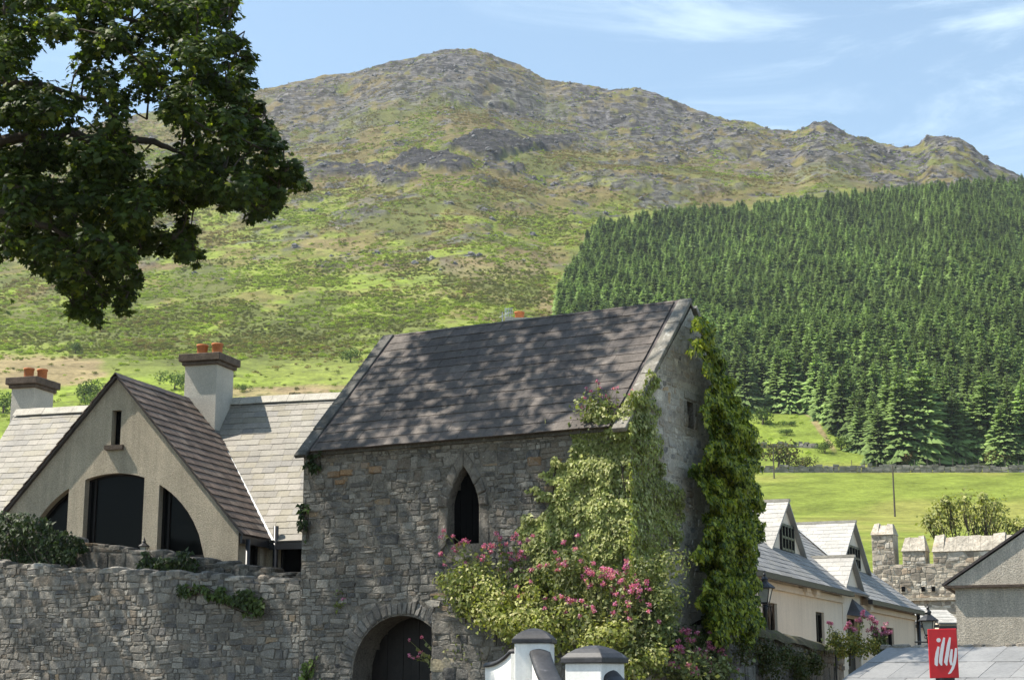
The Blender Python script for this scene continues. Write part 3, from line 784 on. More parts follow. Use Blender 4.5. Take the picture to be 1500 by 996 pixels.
# bracken, heather and rush tufts over the open slopes
bsrc = []
for k, (cl, lb) in enumerate((([(.21, .27, .036), (.24, .30, .042), (.17, .225, .034)], 'bright green bracken clump on the open slope'), ([(.17, .18, .046), (.20, .19, .055), (.145, .155, .042)], 'olive heather clump on the open slope'), ([(.18, .13, .065), (.15, .115, .056), (.20, .16, .07)], 'brown dead bracken clump on the open slope'), ([(.10, .112, .036), (.12, .126, .04), (.085, .095, .032)], 'dark heather clump on the open slope'))):
    t = thing('slope_clump', ray_ground(560 + 50 * k, 345 + 12 * k, 420), lb, 'plant')
    o = bpy.data.objects.new('crown', bush_mesh('tuft', 160 + k, 150, 1.5, cl, 0.42, .20, 4)); COL.objects.link(o); o.parent = t; bsrc.append(o)
gx = rng.uniform(-400, 330, 210000); gy = rng.uniform(370, 1440, 210000)
r_t = np.hypot(gx, gy); aa_ = np.degrees(np.arctan2(gx, gy)); ok = (r_t > 372) & (np.abs(aa_) < 18.6) & (r_t < 1440); gx = gx[ok]; gy = gy[ok]
gz, D2 = terrain_z(gx, gy, True, True); gp, gq = proj(np.c_[gx, gy, gz])
q1 = fbm(gx / 30, gy / 40, 811, 4); q2 = fbm(gx / 9, gy / 11, 823, 3)
ok = (~in_poly(gp, gq, FOREST)) & (gq > 0) & (rng.random(len(gx)) < .10 + .9 * sst(.42, .58, q1 * .55 + q2 * .45)) & ~((gq > 528) & (rng.random(len(gx)) < .9)) & (D2['s'] < 1.0) & (rng.random(len(gx)) > .75 * D2['rockyR']) & (rng.random(len(gx)) > .8 * D2['crag'])
gx, gy, gz, q1, q2 = gx[ok], gy[ok], gz[ok], q1[ok], q2[ok]; al = D2['alt'][ok]
u = fbm(gx / 38, gy / 50, 841, 4) + .55 * (al - .52) + .14 * rng.normal(size=len(gx))
pk = np.where(u < .53, 0, np.where(u < .62, 1, 2)); pk = np.where(rng.random(len(gx)) < (.05 + .13 * (q2 > .55)) * (.5 + al), 3, pk)
pk = len(bsrc) - 1 - pk            # joined sources come out in reverse order
scatter('slope_vegetation', np.c_[gx, gy, gz], 0.35 + 0.75 * rng.random(len(gx)) ** 1.5, rng.random(len(gx)) * 6.28, pk, bsrc,
        'bracken, heather and rushes mottling the open mountainside', 'vegetation', M['scrub'])

# boulders and outcrops along the mountain
rsrc = []
def boulder(seed):
    rng = np.random.default_rng(seed)
    bm = bmesh.new(); bmesh.ops.create_icosphere(bm, subdivisions=2, radius=1)
    for v in bm.verts:
        n = v.co.normalized(); q = sum(0.22 * math.sin(n.dot(Vector(rng.normal(size=3) * 0 + w)) * 1.0 + k) for k, w in enumerate(((3, 1, 2), (-2, 4, 1), (1, -3, 5))))
        v.co *= 1 + q + rng.normal() * 0.07; v.co.z *= 0.6
    me = bpy.data.meshes.new('boulder'); bm.to_mesh(me); bm.free()
    a = me.color_attributes.new('Col', 'FLOAT_COLOR', 'POINT')
    c = np.tile(np.array([0.165, 0.157, 0.157, 1]), (len(me.vertices), 1)); c[:, :3] *= (1 + 0.15 * rng.normal(size=(len(c), 1))); a.data.foreach_set('color', c.astype(np.float32).ravel())
    me.materials.append(M['field_stone']); return me
for k in range(3):
    p = ray_ground(660 + 60 * k, 300 + 22 * k, 420)
    t = link('boulder', boulder(90 + k), None, p); t.scale = (2.2, 2, 1.8)
    tag(t, 'grey boulder lying on the open mountainside below the crags', 'boulder', 'boulders on the mountainside'); rsrc.append(t)
sel = rng.random(TX.shape) < 0.024 * rk * (np.abs(A_) < math.radians(19.5)) * (R_ < 1470)
bp_ = np.stack([TX, TY, TZ], -1)[sel]
bs_ = 0.7 + 1.9 * rng.random(len(bp_)) ** 3
scatter('rock_outcrop', bp_, bs_, rng.random(len(bp_)) * 6.28, rng.integers(0, 3, len(bp_)), rsrc,
        'broken grey rocks strewn over the crags and ridge of the mountain', 'rock', M['field_stone'])

# ================================================================== masonry
def clip(poly, p, n):
    """keep the part with (x-p).n <= 0"""
    out = []
    m = len(poly)
    for i in range(m):
        a = poly[i]; b = poly[(i + 1) % m]
        da = (a[0] - p[0]) * n[0] + (a[1] - p[1]) * n[1]; db = (b[0] - p[0]) * n[0] + (b[1] - p[1]) * n[1]
        if da <= 0: out.append(a)
        if (da < 0 and db > 0) or (da > 0 and db < 0):
            t = da / (da - db); out.append((a[0] + (b[0] - a[0]) * t, a[1] + (b[1] - a[1]) * t))
    return out
def area(poly):
    return 0.5 * abs(sum(poly[i][0] * poly[(i + 1) % len(poly)][1] - poly[(i + 1) % len(poly)][0] * poly[i][1] for i in range(len(poly))))
def ccw(poly):
    s = sum(poly[i][0] * poly[(i + 1) % len(poly)][1] - poly[(i + 1) % len(poly)][0] * poly[i][1] for i in range(len(poly)))
    return poly if s > 0 else poly[::-1]
def clip_convex(cell, conv):
    conv = ccw(conv)
    for i in range(len(conv)):
        a = conv[i]; b = conv[(i + 1) % len(conv)]
        cell = clip(cell, a, (b[1] - a[1], -(b[0] - a[0])))
        if len(cell) < 3: return []
    return cell
def inside_convex(p, conv):
    conv = ccw(conv)
    return all((conv[(i + 1) % len(conv)][0] - conv[i][0]) * (p[1] - conv[i][1]) - (conv[(i + 1) % len(conv)][1] - conv[i][1]) * (p[0] - conv[i][0]) > 0 for i in range(len(conv)))
def nearest(p, conv):
    best = None
    for i in range(len(conv)):
        a = np.array(conv[i]); b = np.array(conv[(i + 1) % len(conv)]); d = b - a
        t = np.clip(np.dot(np.array(p) - a, d) / (np.dot(d, d) + 1e-12), 0, 1); q = a + d * t
        dd = np.hypot(*(np.array(p) - q))
        if best is None or dd < best[0]: best = (dd, q)
    return best
def rubble_cells(outline, row, aspect, seed, holes=(), sx=0.75, jit=0.32):
    """rough courses: wandering beds, uneven joints, flat slabs and tall blocks mixed"""
    rng = random.Random(seed)
    us = [p[0] for p in outline]; vs = [p[1] for p in outline]
    u_lo, u_hi = min(us) - row, max(us) + row
    beds = [min(vs) - row * 1.5]
    while beds[-1] < max(vs) + row:
        beds.append(beds[-1] + row * rng.choice((.55, .7, .9, 1.0, 1.25, 1.6)) * rng.uniform(.85, 1.15))
    def bed(k, u):
        return beds[k] + row * (.75 * (vn(u / (row * 5), k * 3.7, seed) - .5) + .35 * (vn(u / (row * 1.6), k * 5.1 + 40, seed + 3) - .5))
    cells = []
    for k in range(len(beds) - 1):
        h = beds[k + 1] - beds[k]
        u = u_lo - rng.random() * row
        tilt = rng.uniform(-.25, .25) * h
        while u < u_hi:
            wd = (.45 * h + .55 * row) * aspect * rng.choice((.45, .6, .8, 1.0, 1.3, 1.8)) * rng.uniform(.85, 1.15)
            t2 = rng.uniform(-.3, .3) * h
            a, b = u, u + wd
            lo = [(a - tilt / 2, float(bed(k, a))), ((a + b) / 2 + rng.uniform(-.2, .2) * wd, float(bed(k, (a + b) / 2)) + rng.uniform(-.08, .08) * h), (b - t2 / 2, float(bed(k, b)))]
            hi = [(b + t2 / 2, float(bed(k + 1, b))), ((a + b) / 2 + rng.uniform(-.2, .2) * wd, float(bed(k + 1, (a + b) / 2)) + rng.uniform(-.08, .08) * h), (a + tilt / 2, float(bed(k + 1, a)))]
            grp = [lo + hi]
            if h > row * 1.0 and rng.random() < .35:      # two thin slabs instead of one block
                f = rng.uniform(.35, .65)
                ml = (a, lo[0][1] + (hi[2][1] - lo[0][1]) * f + rng.uniform(-.06, .06) * h); mr = (b, lo[2][1] + (hi[0][1] - lo[2][1]) * f + rng.uniform(-.06, .06) * h)
                grp = [lo + [mr, ml], [ml, mr] + hi]
            for cell in grp:
                c = np.mean(cell, axis=0)
                if any(inside_convex(c, hh) for hh in holes): continue
                cell = clip_convex(cell, outline)
                for hh in holes:
                    if len(cell) < 3: break
                    dd, q = nearest(c, hh)
                    if dd < row * 5: cell = clip(cell, q, (q[0] - c[0], q[1] - c[1]))
                if len(cell) >= 3 and area(cell) > 0.0012: cells.append(cell)
            u = b; tilt = t2
    return cells
def stone_piece(cell, to3, nrm, rng, joint, proud, col, rounding=0.13):
    """an irregular stone: rounded polygon with a domed, tilted face standing proud of the mortar"""
    c = np.mean(cell, axis=0)
    pts = [np.array(p) for p in cell]
    # drop slivers, knock the corners off
    q = []
    n = len(pts)
    for i in range(n):
        a = pts[i - 1]; b = pts[i]; d = pts[(i + 1) % n]
        k = rounding * rng.uniform(0.5, 1.2)
        q.append(b + (a - b) * k); q.append(b + (d - b) * k)
    r = [p for i, p in enumerate(q) if np.hypot(*(p - q[i - 1])) > 0.012]
    if len(r) < 4: r = q
    size = math.sqrt(area(cell)) + 1e-6
    sh = max(0.5, 1 - 2 * joint / size)
    r = [c + (p - c) * sh * rng.uniform(0.95, 1.03) for p in r]
    n = len(r)
    tilt = np.array([rng.uniform(-.12, .12), rng.uniform(-.12, .12)])
    pr = proud * rng.uniform(0.35, 1.25)
    vs = []
    for f, dz, in ((1.0, -0.03), (0.97, pr * 0.55), (0.74, pr)):
        for p in r:
            o = c + (p - c) * f
            vs.append(to3(o[0], o[1]) + nrm * (dz + (np.dot(p - c, tilt) * f if dz > 0 else 0) + (rng.uniform(-.004, .004) if dz > 0 else 0)))
    fs = []
    for k in range(2):
        for i in range(n): fs.append((k * n + i, k * n + (i + 1) % n, (k + 1) * n + (i + 1) % n, (k + 1) * n + i))
    fs.append(tuple(2 * n + i for i in range(n)))
    return vs, fs, [col] * len(vs)
def emit(pieces, name, mat, limit, stuff_name, smooth=False):
    """pieces: (importance, parent, verts, faces, cols). The biggest become parts of their own, the rest one stuff part per parent"""
    pieces = sorted(pieces, key=lambda p: -p[0])
    for imp, par, vs, fs, cs in pieces[:limit]:
        mb = MB(); mb.add(vs, fs); mb.c = list(cs)
        mb.build(name, mat, par, np.mean(vs, axis=0), smooth)
    rest = {}
    for imp, par, vs, fs, cs in pieces[limit:]:
        mb = rest.setdefault(par.name, (MB(), par))[0]
        k = len(mb.v); mb.add(vs, fs); mb.c[k:] = list(cs)
    for mb, par in rest.values(): mb.build(stuff_name, mat, par, None, smooth, 'stuff')
STONES = [((0.180, 0.167, 0.145), 6), ((0.225, 0.209, 0.182), 6), ((0.140, 0.132, 0.120), 4), ((0.275, 0.256, 0.222), 3), ((0.195, 0.165, 0.132), 3), ((0.24, 0.180, 0.118), 0.25), ((0.105, 0.102, 0.100), 1.5)]
CASTLE = [((0.42, 0.36, 0.28), 6), ((0.49, 0.43, 0.34), 6), ((0.28, 0.24, 0.19), 4), ((0.36, 0.28, 0.20), 2), ((0.54, 0.49, 0.41), 2)]
def shade(rg, a, b, c):
    k = rg.uniform(a, b)
    return tuple(q * k for q in c)
def stone_col(rng, tab=STONES):
    c = rng.choices([t[0] for t in tab], [t[1] for t in tab])[0]
    j = rng.uniform(0.82, 1.2)
    return tuple(q * j for q in c)
def rubble(parent, outline, to3, nrm, row, aspect, seed, holes=(), joint=0.012, proud=0.03, tab=STONES, gain=1.0, imp=1.0, skip=None, sx=0.75):
    rng = random.Random(seed + 1)
    out = []
    for cell in rubble_cells(outline, row, aspect, seed, holes, sx):
        c = np.mean(cell, axis=0)
        if skip and skip(c): continue
        col = tuple(q * gain for q in stone_col(rng, tab))
        vs, fs, cs = stone_piece(cell, to3, nrm, rng, joint, proud, col)
        out.append((area(cell) * imp, parent, vs, fs, cs))
    return out
def slates(parent, outline, to3, nrm, course, width, seed, cols, thick=0.012, gap=0.006, lift=0.018, imp=1.0, jag=0.006, cj=.17):
    """outline (u along the eave, v up the slope) convex; each slate its own tapering leaf"""
    rng = random.Random(seed)
    us = [p[0] for p in outline]; vs_ = [p[1] for p in outline]
    v = min(vs_); k = 0; out = []
    while v < max(vs_) - 0.02:
        h = course * rng.uniform(0.97, 1.03)
        u = min(us) - width * (0.5 * (k % 2) + rng.uniform(-.08, .08)) - width
        while u < max(us):
            wd = width * rng.uniform(0.88, 1.12)
            dv = rng.uniform(-jag, jag)
            cell = [(u + gap / 2, v + dv), (u + wd - gap / 2, v + dv + rng.uniform(-jag, jag) * .6), (u + wd - gap / 2, v + h + 0.03), (u + gap / 2, v + h + 0.03)]
            u += wd
            cell = clip_convex(cell, outline)
            if len(cell) < 3 or area(cell) < 0.003: continue
            cell = ccw(cell); n = len(cell)
            tl = rng.uniform(-.003, .003); ex = rng.uniform(0, .006)
            top = [to3(*p) + nrm * (thick + ex + lift * (1 - (p[1] - v) / h) + tl * (p[0] - u)) for p in cell]
            bot = [to3(*p) + nrm * (ex + lift * (1 - (p[1] - v) / h) - 0.004) for p in cell]
            col = rng.choice(cols); j = rng.uniform(1 - cj, 1 + cj); col = tuple(q * j for q in col)
            fs = [tuple(range(n)), tuple(range(2 * n - 1, n - 1, -1))] + [(i, n + i, n + (i + 1) % n, (i + 1) % n) for i in range(n)]
            out.append((area(cell) * imp, parent, top + bot, fs, [col] * (2 * n)))
        v += h; k += 1
    return out
def ridge_tiles(parent, a, b, n, half, drop, mat, name='ridge_tile', up=0.03, side=None):
    a = np.array(a, float); b = np.array(b, float); d = (b - a) / n; dn = d / np.linalg.norm(d)
    side = np.cross(dn, [0, 0, 1.0]) if side is None else side
    for i in range(n):
        j = random.uniform(-.006, .006)
        p = a + d * i + np.array([0, 0, up + j]); q = a + d * (i + 0.985) + np.array([0, 0, up + j + random.uniform(-.004, .004)])
        mb = MB(); vs = []
        for c in (p, q):
            vs += [c - side * half - [0, 0, drop], c, c + side * half - [0, 0, drop], c + side * half - [0, 0, drop + .02], c - [0, 0, .025], c - side * half - [0, 0, drop + .02]]
        mb.add(vs, [(0, 1, 7, 6), (1, 2, 8, 7), (2, 3, 9, 8), (3, 4, 10, 9), (4, 5, 11, 10), (5, 0, 6, 11), (5, 4, 3, 2, 1, 0), (6, 7, 8, 9, 10, 11)])
        mb.build(name, mat, parent, (p + q) / 2)

class Fr:
    """local frame of a building: s along the face, t inward, z up"""
    def __init__(f, o, u, n):
        f.o = np.array(o, float); f.u = np.array(u, float); f.n = np.array(n, float)
    def __call__(f, s, t, z):
        return f.o + f.u * s + f.n * t + np.array([0, 0, z])

# ================================================================== STONE GATEHOUSE
a_ = 0.515
GC = np.array([2.035, 28.0, 0]); gr = np.array([math.cos(a_), -math.sin(a_), 0]); gn_ = np.array([math.sin(a_), math.cos(a_), 0])
GL, GW, GE, GR = 6.95, 5.57, 6.0, 8.70
g = Fr(GC, -gr, gn_)                      # s runs left from the near corner
gh = thing('stone_gatehouse', g(GL / 2, GW / 2, 0), 'old rubble stone gatehouse with a steep slate roof, pointed window and arched doorway', 'building')
mb = MB(); mb.prism([g(0, 0, -0.3), g(0, GW, -0.3), g(0, GW, GE), g(0, GW / 2, GR - 0.12), g(0, 0, GE)], g(GL, 0, 0) - g(0, 0, 0))
wall = mb.build('wall', M['mortar'], gh)
def arc(c, r, a0, a1, n):
    return [(c[0] + r * math.cos(math.radians(a0 + (a1 - a0) * i / n)), c[1] + r * math.sin(math.radians(a0 + (a1 - a0) * i / n))) for i in range(n + 1)]
def lancet(s0, s1, z0, zs, zt, n=7, grow=0.0):
    """pointed opening in (s,z)"""
    h = (s1 - s0) / 2; m = (s0 + s1) / 2
    L = [(s0 - grow, z0 - grow), (s1 + grow, z0 - grow)]
    k = [(i / n) for i in range(n + 1)]
    R = [(m + (h + grow) * (1 - t ** 1.75), zs + (zt - zs + grow * 1.5) * t) for t in k]
    Lf = [(2 * m - p[0], p[1]) for p in R[::-1][1:]]
    return L + R + Lf
WIN = lancet(3.02, 3.68, 4.05, 4.72, 5.46)
DOOR = [(3.60, -0.5), (5.72, -0.5)] + arc((4.66, 1.75), 1.06, 0, 180, 14)
DOOR = [(p[0], p[1]) for p in DOOR]
def cutter(poly, t0, t1):
    c = MB(); c.prism([g(s, t0, z) for s, z in poly], g(0, t1, 0) - g(0, t0, 0)); return c
inner = MB(); inner.prism([g(0.7, 0.7, 0.05), g(0.7, GW - .7, 0.05), g(0.7, GW - .7, GE - 0.2), g(0.7, GW / 2, GR - 0.9), g(0.7, 0.7, GE - .2)], g(GL - .7, 0, 0) - g(0.7, 0, 0))
gw = MB(); gw.box(g(-0.3, 2.50, 6.25), g(1.2, 0, 0) - g(0, 0, 0), g(0, .30, 0) - g(0, 0, 0), (0, 0, .5))
gw2 = MB(); gw2.box(g(-0.3, 2.40, 4.75), g(.6, 0, 0) - g(0, 0, 0), g(0, .26, 0) - g(0, 0, 0), (0, 0, .42))
cut(wall, [inner, cutter(WIN, -0.4, 1.0), cutter(DOOR, -0.4, 1.0), gw, gw2])
wall.data.materials.clear(); wall.data.materials.append(M['mortar']); wall.data.materials.append(M['lime_mortar'])  # gable face: lime-pointed, its colour also brightened to offset the shaded side
for f_ in wall.data.polygons:
    f_.material_index = 1 if np.dot(np.array(f_.normal), gr) > .9 and np.dot(np.array(f_.center) + wo(wall) - GC, gr) > -.05 else 0

pieces = []
WH = lancet(3.02, 3.68, 4.05, 4.72, 5.46, grow=0.20)
DH = [(3.45, -0.6), (5.92, -0.6)] + arc((4.66, 1.75), 1.34, 0, 180, 14)
f3 = lambda s, z: g(s, 0, z)
pieces += rubble(wall, [(0, -.2), (GL, -.2), (GL, GE - .02), (0, GE - .02)], f3, -gn_, 0.112, 2.0, 301, (WH, DH), 0.007, 0.016, gain=1.0)
g3 = lambda t, z: g(0, t, z)
SH = [(2.36, 6.12), (2.94, 6.12), (2.94, 6.92), (2.36, 6.92)]
gpieces = rubble(wall, [(0, 1.5), (GW, 1.5), (GW, GE - .05), (GW / 2, GR - .2), (0, GE - .05)], g3, gr, 0.13, 1.9, 302, (SH,), 0.014, 0.008, gain=2.1, imp=0.35, sx=.6)  # stone colour raised to offset the gable's weak light
# dressed surrounds: radial voussoirs of the doorway, jambs and head of the window
rngp = random.Random(5)
def wedge(p0, p1, p2, p3, nrm, to3, proud, col, par, imp):
    vs, fs, cs = stone_piece([p0, p1, p2, p3], to3, nrm, rngp, 0.006, proud, col, 0.10)
    return (imp, par, vs, fs, cs)
av = 0
while av < 180:
    st = rngp.uniform(4.2, 7.5); a1 = min(av + st, 180)
    r1 = 1.34 + rngp.uniform(-.05, .07)
    pts = [(4.66 + r * math.cos(math.radians(q)), 1.75 + r * math.sin(math.radians(q))) for r, q in ((1.07, av), (r1, av), (r1, a1), (1.07, a1))]
    pieces.append(wedge(*pts, -gn_, f3, 0.035, shade(rngp, .8, 1.2, (0.165, 0.155, 0.14)), wall, 1))
    av = a1
for s0, s1 in ((5.73, 5.98), (3.34, 3.59)):
    z = 0.0
    while z < 1.7:
        h = min(rngp.uniform(.2, .36), 1.75 - z); pieces.append(wedge((s0, z), (s1, z), (s1, z + h), (s0, z + h), -gn_, f3, .035, stone_col(rngp), wall, 1)); z += h
W1 = lancet(3.02, 3.68, 4.05, 4.72, 5.46, 4); W2 = lancet(3.02, 3.68, 4.05, 4.72, 5.46, 4, 0.21)
W1 = W1[1:] + W1[:1]; W2 = W2[1:] + W2[:1]
for i in range(len(W1) - 1):
    pieces.append(wedge(W1[i], W2[i], W2[i + 1], W1[i + 1], -gn_, f3, 0.03, shade(rngp, .8, 1.15, (0.15, 0.135, 0.115)), wall, 1))
gp3 = g3
for (t0, z0, t1, z1) in ((2.34, 6.77, 2.96, 6.95), (2.36, 6.10, 2.94, 6.24), (2.33, 6.25, 2.49, 6.52), (2.35, 6.52, 2.49, 6.76), (2.81, 6.25, 2.96, 6.5), (2.81, 6.5, 2.95, 6.76)):
    pieces.append(wedge((t0, z0), (t1, z0), (t1, z1), (t0, z1), gr, g3, 0.03, shade(rngp, .9, 1.15, (0.30, 0.27, 0.225)), wall, 1))
# a row of warm sandstone blocks below the eave
for s0, wd, z0, h in ((6.40, .34, 5.42, .13), (6.08, .30, 5.44, .13), (5.42, .30, 5.44, .15), (5.62, .22, 5.55, .12), (2.02, .30, 5.36, .18), (1.52, .22, 5.30, .18), (6.2, .25, 5.28, .1)):
    pieces.append(wedge((s0, z0), (s0 - wd, z0), (s0 - wd, z0 + h), (s0, z0 + h), -gn_, f3, 0.045, shade(rngp, .85, 1.1, (0.27, 0.175, 0.10)), wall, 1))
emit(pieces, 'stone', M['rubble'], 230, 'small_stones'); emit(gpieces, 'stone', M['lime_rubble'], 70, 'small_stones')
# near-black boards on faint bar lines, added to keep the pointed opening dark
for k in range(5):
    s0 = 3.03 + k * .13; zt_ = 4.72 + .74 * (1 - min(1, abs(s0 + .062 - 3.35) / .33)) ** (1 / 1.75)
    mb = MB(); mb.box(g(s0, .22 + .006 * (k % 2), 4.0), g(.122, 0, 0) - g(0, 0, 0), gn_ * .03, (0, 0, zt_ - 4.0 + .03)); mb.build('window_dark_fill', M['dark'], gh)
for k in range(12):  # added boards stand in for the dark depth of the open doorway
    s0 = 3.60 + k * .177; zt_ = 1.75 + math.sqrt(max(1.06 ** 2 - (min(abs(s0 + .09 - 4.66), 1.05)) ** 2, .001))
    mb = MB(); mb.box(g(s0, .62 + .008 * (k % 2), 0), g(.170, 0, 0) - g(0, 0, 0), gn_ * .04, (0, 0, zt_ + .05)); mb.build('doorway_dark_fill', M['dark_wood'], gh)
# roof: boarding, slates, ridge, verge copings
pit = math.atan2(GR - GE, GW / 2)
sl = math.hypot(GW / 2, GR - GE)
upv = (gn_ * math.cos(pit) + np.array([0, 0, math.sin(pit)])); rn = -gn_ * math.sin(pit) + np.array([0, 0, math.cos(pit)])
mb = MB()
for sgn in (0, 1):
    e0 = g(0.02, -0.10, GE - 0.10 + .03) if not sgn else g(0.02, GW + 0.10, GE - 0.10 + .03)
    uu = upv if not sgn else (-gn_ * math.cos(pit) + np.array([0, 0, math.sin(pit)]))
    nn = rn if not sgn else (gn_ * math.sin(pit) + np.array([0, 0, math.cos(pit)]))
    mb.box(e0, g(GL - .04, 0, 0) - g(0, 0, 0), uu * (sl + .14), nn * 0.05)
roof = mb.build('roof', M['slate_sheet'], gh)
roof.data.materials[0] = M['ridge_dark']
SD = [(0.098, 0.084, 0.075), (0.107, 0.091, 0.081), (0.090, 0.078, 0.071), (0.118, 0.101, 0.088), (0.100, 0.086, 0.076)]
e0 = g(0.30, -0.16, GE - 0.12) + rn * 0.055
ps = slates(roof, [(0, 0), (GL - .6, 0), (GL - .6, sl + .16), (0, sl + .16)], lambda u, v: e0 - gr * u + upv * v, rn, 0.285, 0.40, 71, SD, 0.009, 0.004, 0.010, jag=0.010)
emit(ps, 'slate', M['slate_dark'], 300, 'slates')
# uneven ridge
ridge_tiles(roof, g(0.3, GW / 2, GR + .03), g(GL - .3, GW / 2, GR + .05), 15, 0.11, 0.10, M['coping_dark'], side=gn_)
# raised verge copings in long stones
def verge(s, wdt, mats, n, h=0.09):
    for i in range(n):
        v0 = -0.18 + (sl + .30) * i / n; v1 = -0.18 + (sl + .30) * (i + 1) / n - 0.012
        jit = random.uniform(-.012, .012)
        o = g(s, -.08, GE - .08) + upv * v0 + rn * 0.02
        mb = MB(); mb.box(o, -gr * wdt, upv * (v1 - v0), rn * (h + jit)); ob = mb.build('coping_stone', mats[i], gh, o)
        bv = ob.modifiers.new('bevel', 'BEVEL'); bv.width = .018; bv.segments = 2
        uu = -gn_ * math.cos(pit) + np.array([0, 0, math.sin(pit)]); nn = gn_ * math.sin(pit) + np.array([0, 0, math.cos(pit)])
        o = g(s, GW + .08, GE - .08) + uu * v0 + nn * 0.02
        mb = MB(); mb.box(o, -gr * wdt, uu * (v1 - v0 - (0.16 if i == n - 1 else 0)), nn * h); mb.build('coping_stone', mats[i], gh, o)
verge(-0.05, 0.27, [M['coping']] * 5, 5)
verge(GL - .22, 0.27, [M['coping_dark']] * 5, 5)
# thin mortared eave course
mb = MB(); mb.box(g(0.0, -.07, GE - .13), g(GL, 0, 0) - g(0, 0, 0), gn_ * .1, (0, 0, .09)); mb.build('eave_course', M['coping_dark'], gh)

# ================================================================== LEFT BOUNDARY WALLS
def wall_thing(name, label, fr, s0, s1, zt0, zt1, t0, t1, row, asp, seed, gain=1.0, proud=.035, joint=.012, limit=300, zb=0.0, mat='mortar', tab=STONES, top=True, nrm=None, jig=0.05):
    t = thing(name, fr((s0 + s1) / 2, (t0 + t1) / 2, 0), label, 'wall')
    mb = MB(); n = max(4, int(abs(s1 - s0) / 0.45)); rg = random.Random(seed)
    tops = [zt0 + (zt1 - zt0) * i / n + rg.uniform(-jig, jig) for i in range(n + 1)]
    for i in range(n):
        sa = s0 + (s1 - s0) * i / n; sb = s0 + (s1 - s0) * (i + 1) / n
        vs = [fr(sa, t0, -.3), fr(sb, t0, -.3), fr(sb, t1, -.3), fr(sa, t1, -.3), fr(sa, t0, tops[i]), fr(sb, t0, tops[i + 1]), fr(sb, t1, tops[i + 1]), fr(sa, t1, tops[i])]
        fs = [(0, 1, 5, 4), (2, 3, 7, 6), (4, 5, 6, 7)] + ([(3, 0, 4, 7)] if i == 0 else []) + ([(1, 2, 6, 5)] if i == n - 1 else [])
        mb.add(vs, fs)
    core = mb.build('core', M[mat], t)
    nr = -fr.n if nrm is None else nrm
    out_ = [(min(s0, s1), zb), (max(s0, s1), zb), (s1, zt1 - .02), (s0, zt0 - .02)] if s1 > s0 else [(s1, zb), (s0, zb), (s0, zt0 - .02), (s1, zt1 - .02)]
    ps = rubble(core, out_, lambda s, z: fr(s, t0, z), nr, row, asp, seed, (), joint, proud, tab, gain)
    if top:
        sa = s0
        while sa < s1 - .1:
            wd = min(rg.uniform(.22, .55), s1 - sa); zt = zt0 + (zt1 - zt0) * (sa + wd / 2 - s0) / (s1 - s0)
            vs, fs, cs = stone_piece([(sa, t0 - .03), (sa + wd, t0 - .03), (sa + wd, t1 + .03), (sa, t1 + .03)], lambda u, v: fr(u, v, zt + 0.0), np.array([0, 0, 1.0]), rg, .01, .09, tuple(q * gain for q in stone_col(rg, tab)), .15)
            ps.append((1, core, vs, fs, cs)); sa += wd
    emit(ps, 'stone', M['rubble'] if mat == 'mortar' else M['field_stone'], limit, 'small_stones')
    return t, core
wall_thing('boundary_wall', 'tall grey rubble boundary wall joined to the gatehouse corner', Fr(g.o, g.u, g.n), GL + 0.004, 16.2, 3.46, 4.16, 0.02, 0.55, 0.115, 1.8, 401, 1.2, 0.017, .007)
wall_thing('terrace_wall', 'darker ivy-hung stone wall standing behind and above the boundary wall', Fr(g.o, g.u, g.n), GL + .4, 16.6, 3.62, 5.0, 0.75, 1.15, 0.24, 1.5, 402, 0.5, 0.03, zb=3.2, limit=120)

# ================================================================== RENDERED HOUSE (left)
a2 = 0.29
HQ = np.array([-6.321, 38.0, 0]); hr = np.array([math.cos(a2), -math.sin(a2), 0]); hn = np.array([math.sin(a2), math.cos(a2), 0])
h_ = Fr(HQ, hr, hn)
HW, HP, HE, HG, HR, HD = 6.70, 1.544, 5.05, 8.80, 8.86, 3.092
hs = thing('rendered_house', h_(-3.3, 3, 0), 'pebble-rendered house with a tall cross gable, arched windows and pale slate roof', 'house')
mb = MB(); mb.prism([h_(-HW, 0, -.2), h_(0, 0, -.2), h_(0, 0, HE), h_(-HW / 2, 0, HG), h_(-HW, 0, HE)], hn * (HP + 2.5))
gable = mb.build('gable_wall', M['roughcast'], hs)
mb = MB(); mb.prism([h_(-9, HP + .003, -.2), h_(-9, HP + 2 * HD, -.2), h_(-9, HP + 2 * HD, HE - .02), h_(-9, HP + HD, HR - .10), h_(-9, HP + .003, HE - .02)], hr * 14.5)
mwall = mb.build('main_wall', M['roughcast'], hs)
# arched glazing in the gable: one big segmental arch divided by two piers
AC = (-3.30, 4.02); AR = 2.48
def arch_slice(s0, s1, z0):
    pts = [(s0, z0), (s1, z0)]
    for i in range(9):
        s = s1 + (s0 - s1) * i / 8
        d2 = AR * AR - (s - AC[0]) ** 2
        pts.append((s, max(AC[1] + math.sqrt(max(d2, 0)), z0 + .02)))
    return pts
OPEN = [arch_slice(-4.09, -2.50, 3.6), arch_slice(-2.10, -0.86, 3.6), arch_slice(-5.74, -4.52, 3.6)]
SLIT = [(-3.45, 7.18), (-3.20, 7.18), (-3.20, 8.02), (-3.45, 8.02)]
cts = []
for poly in OPEN + [SLIT]:
    c = MB(); c.prism([h_(s, -.3, z) for s, z in poly], hn * .62); cts.append(c)
c = MB(); c.box(h_(-.25, .42, 3.7), hr * .6, hn * .78, (0, 0, 1.13)); cts.append(c)
cut(gable, cts)
c = MB(); c.box(h_(.34, HP - .2, 3.7), hr * .72, hn * .42, (0, 0, 1.12)); cut(mwall, [c])
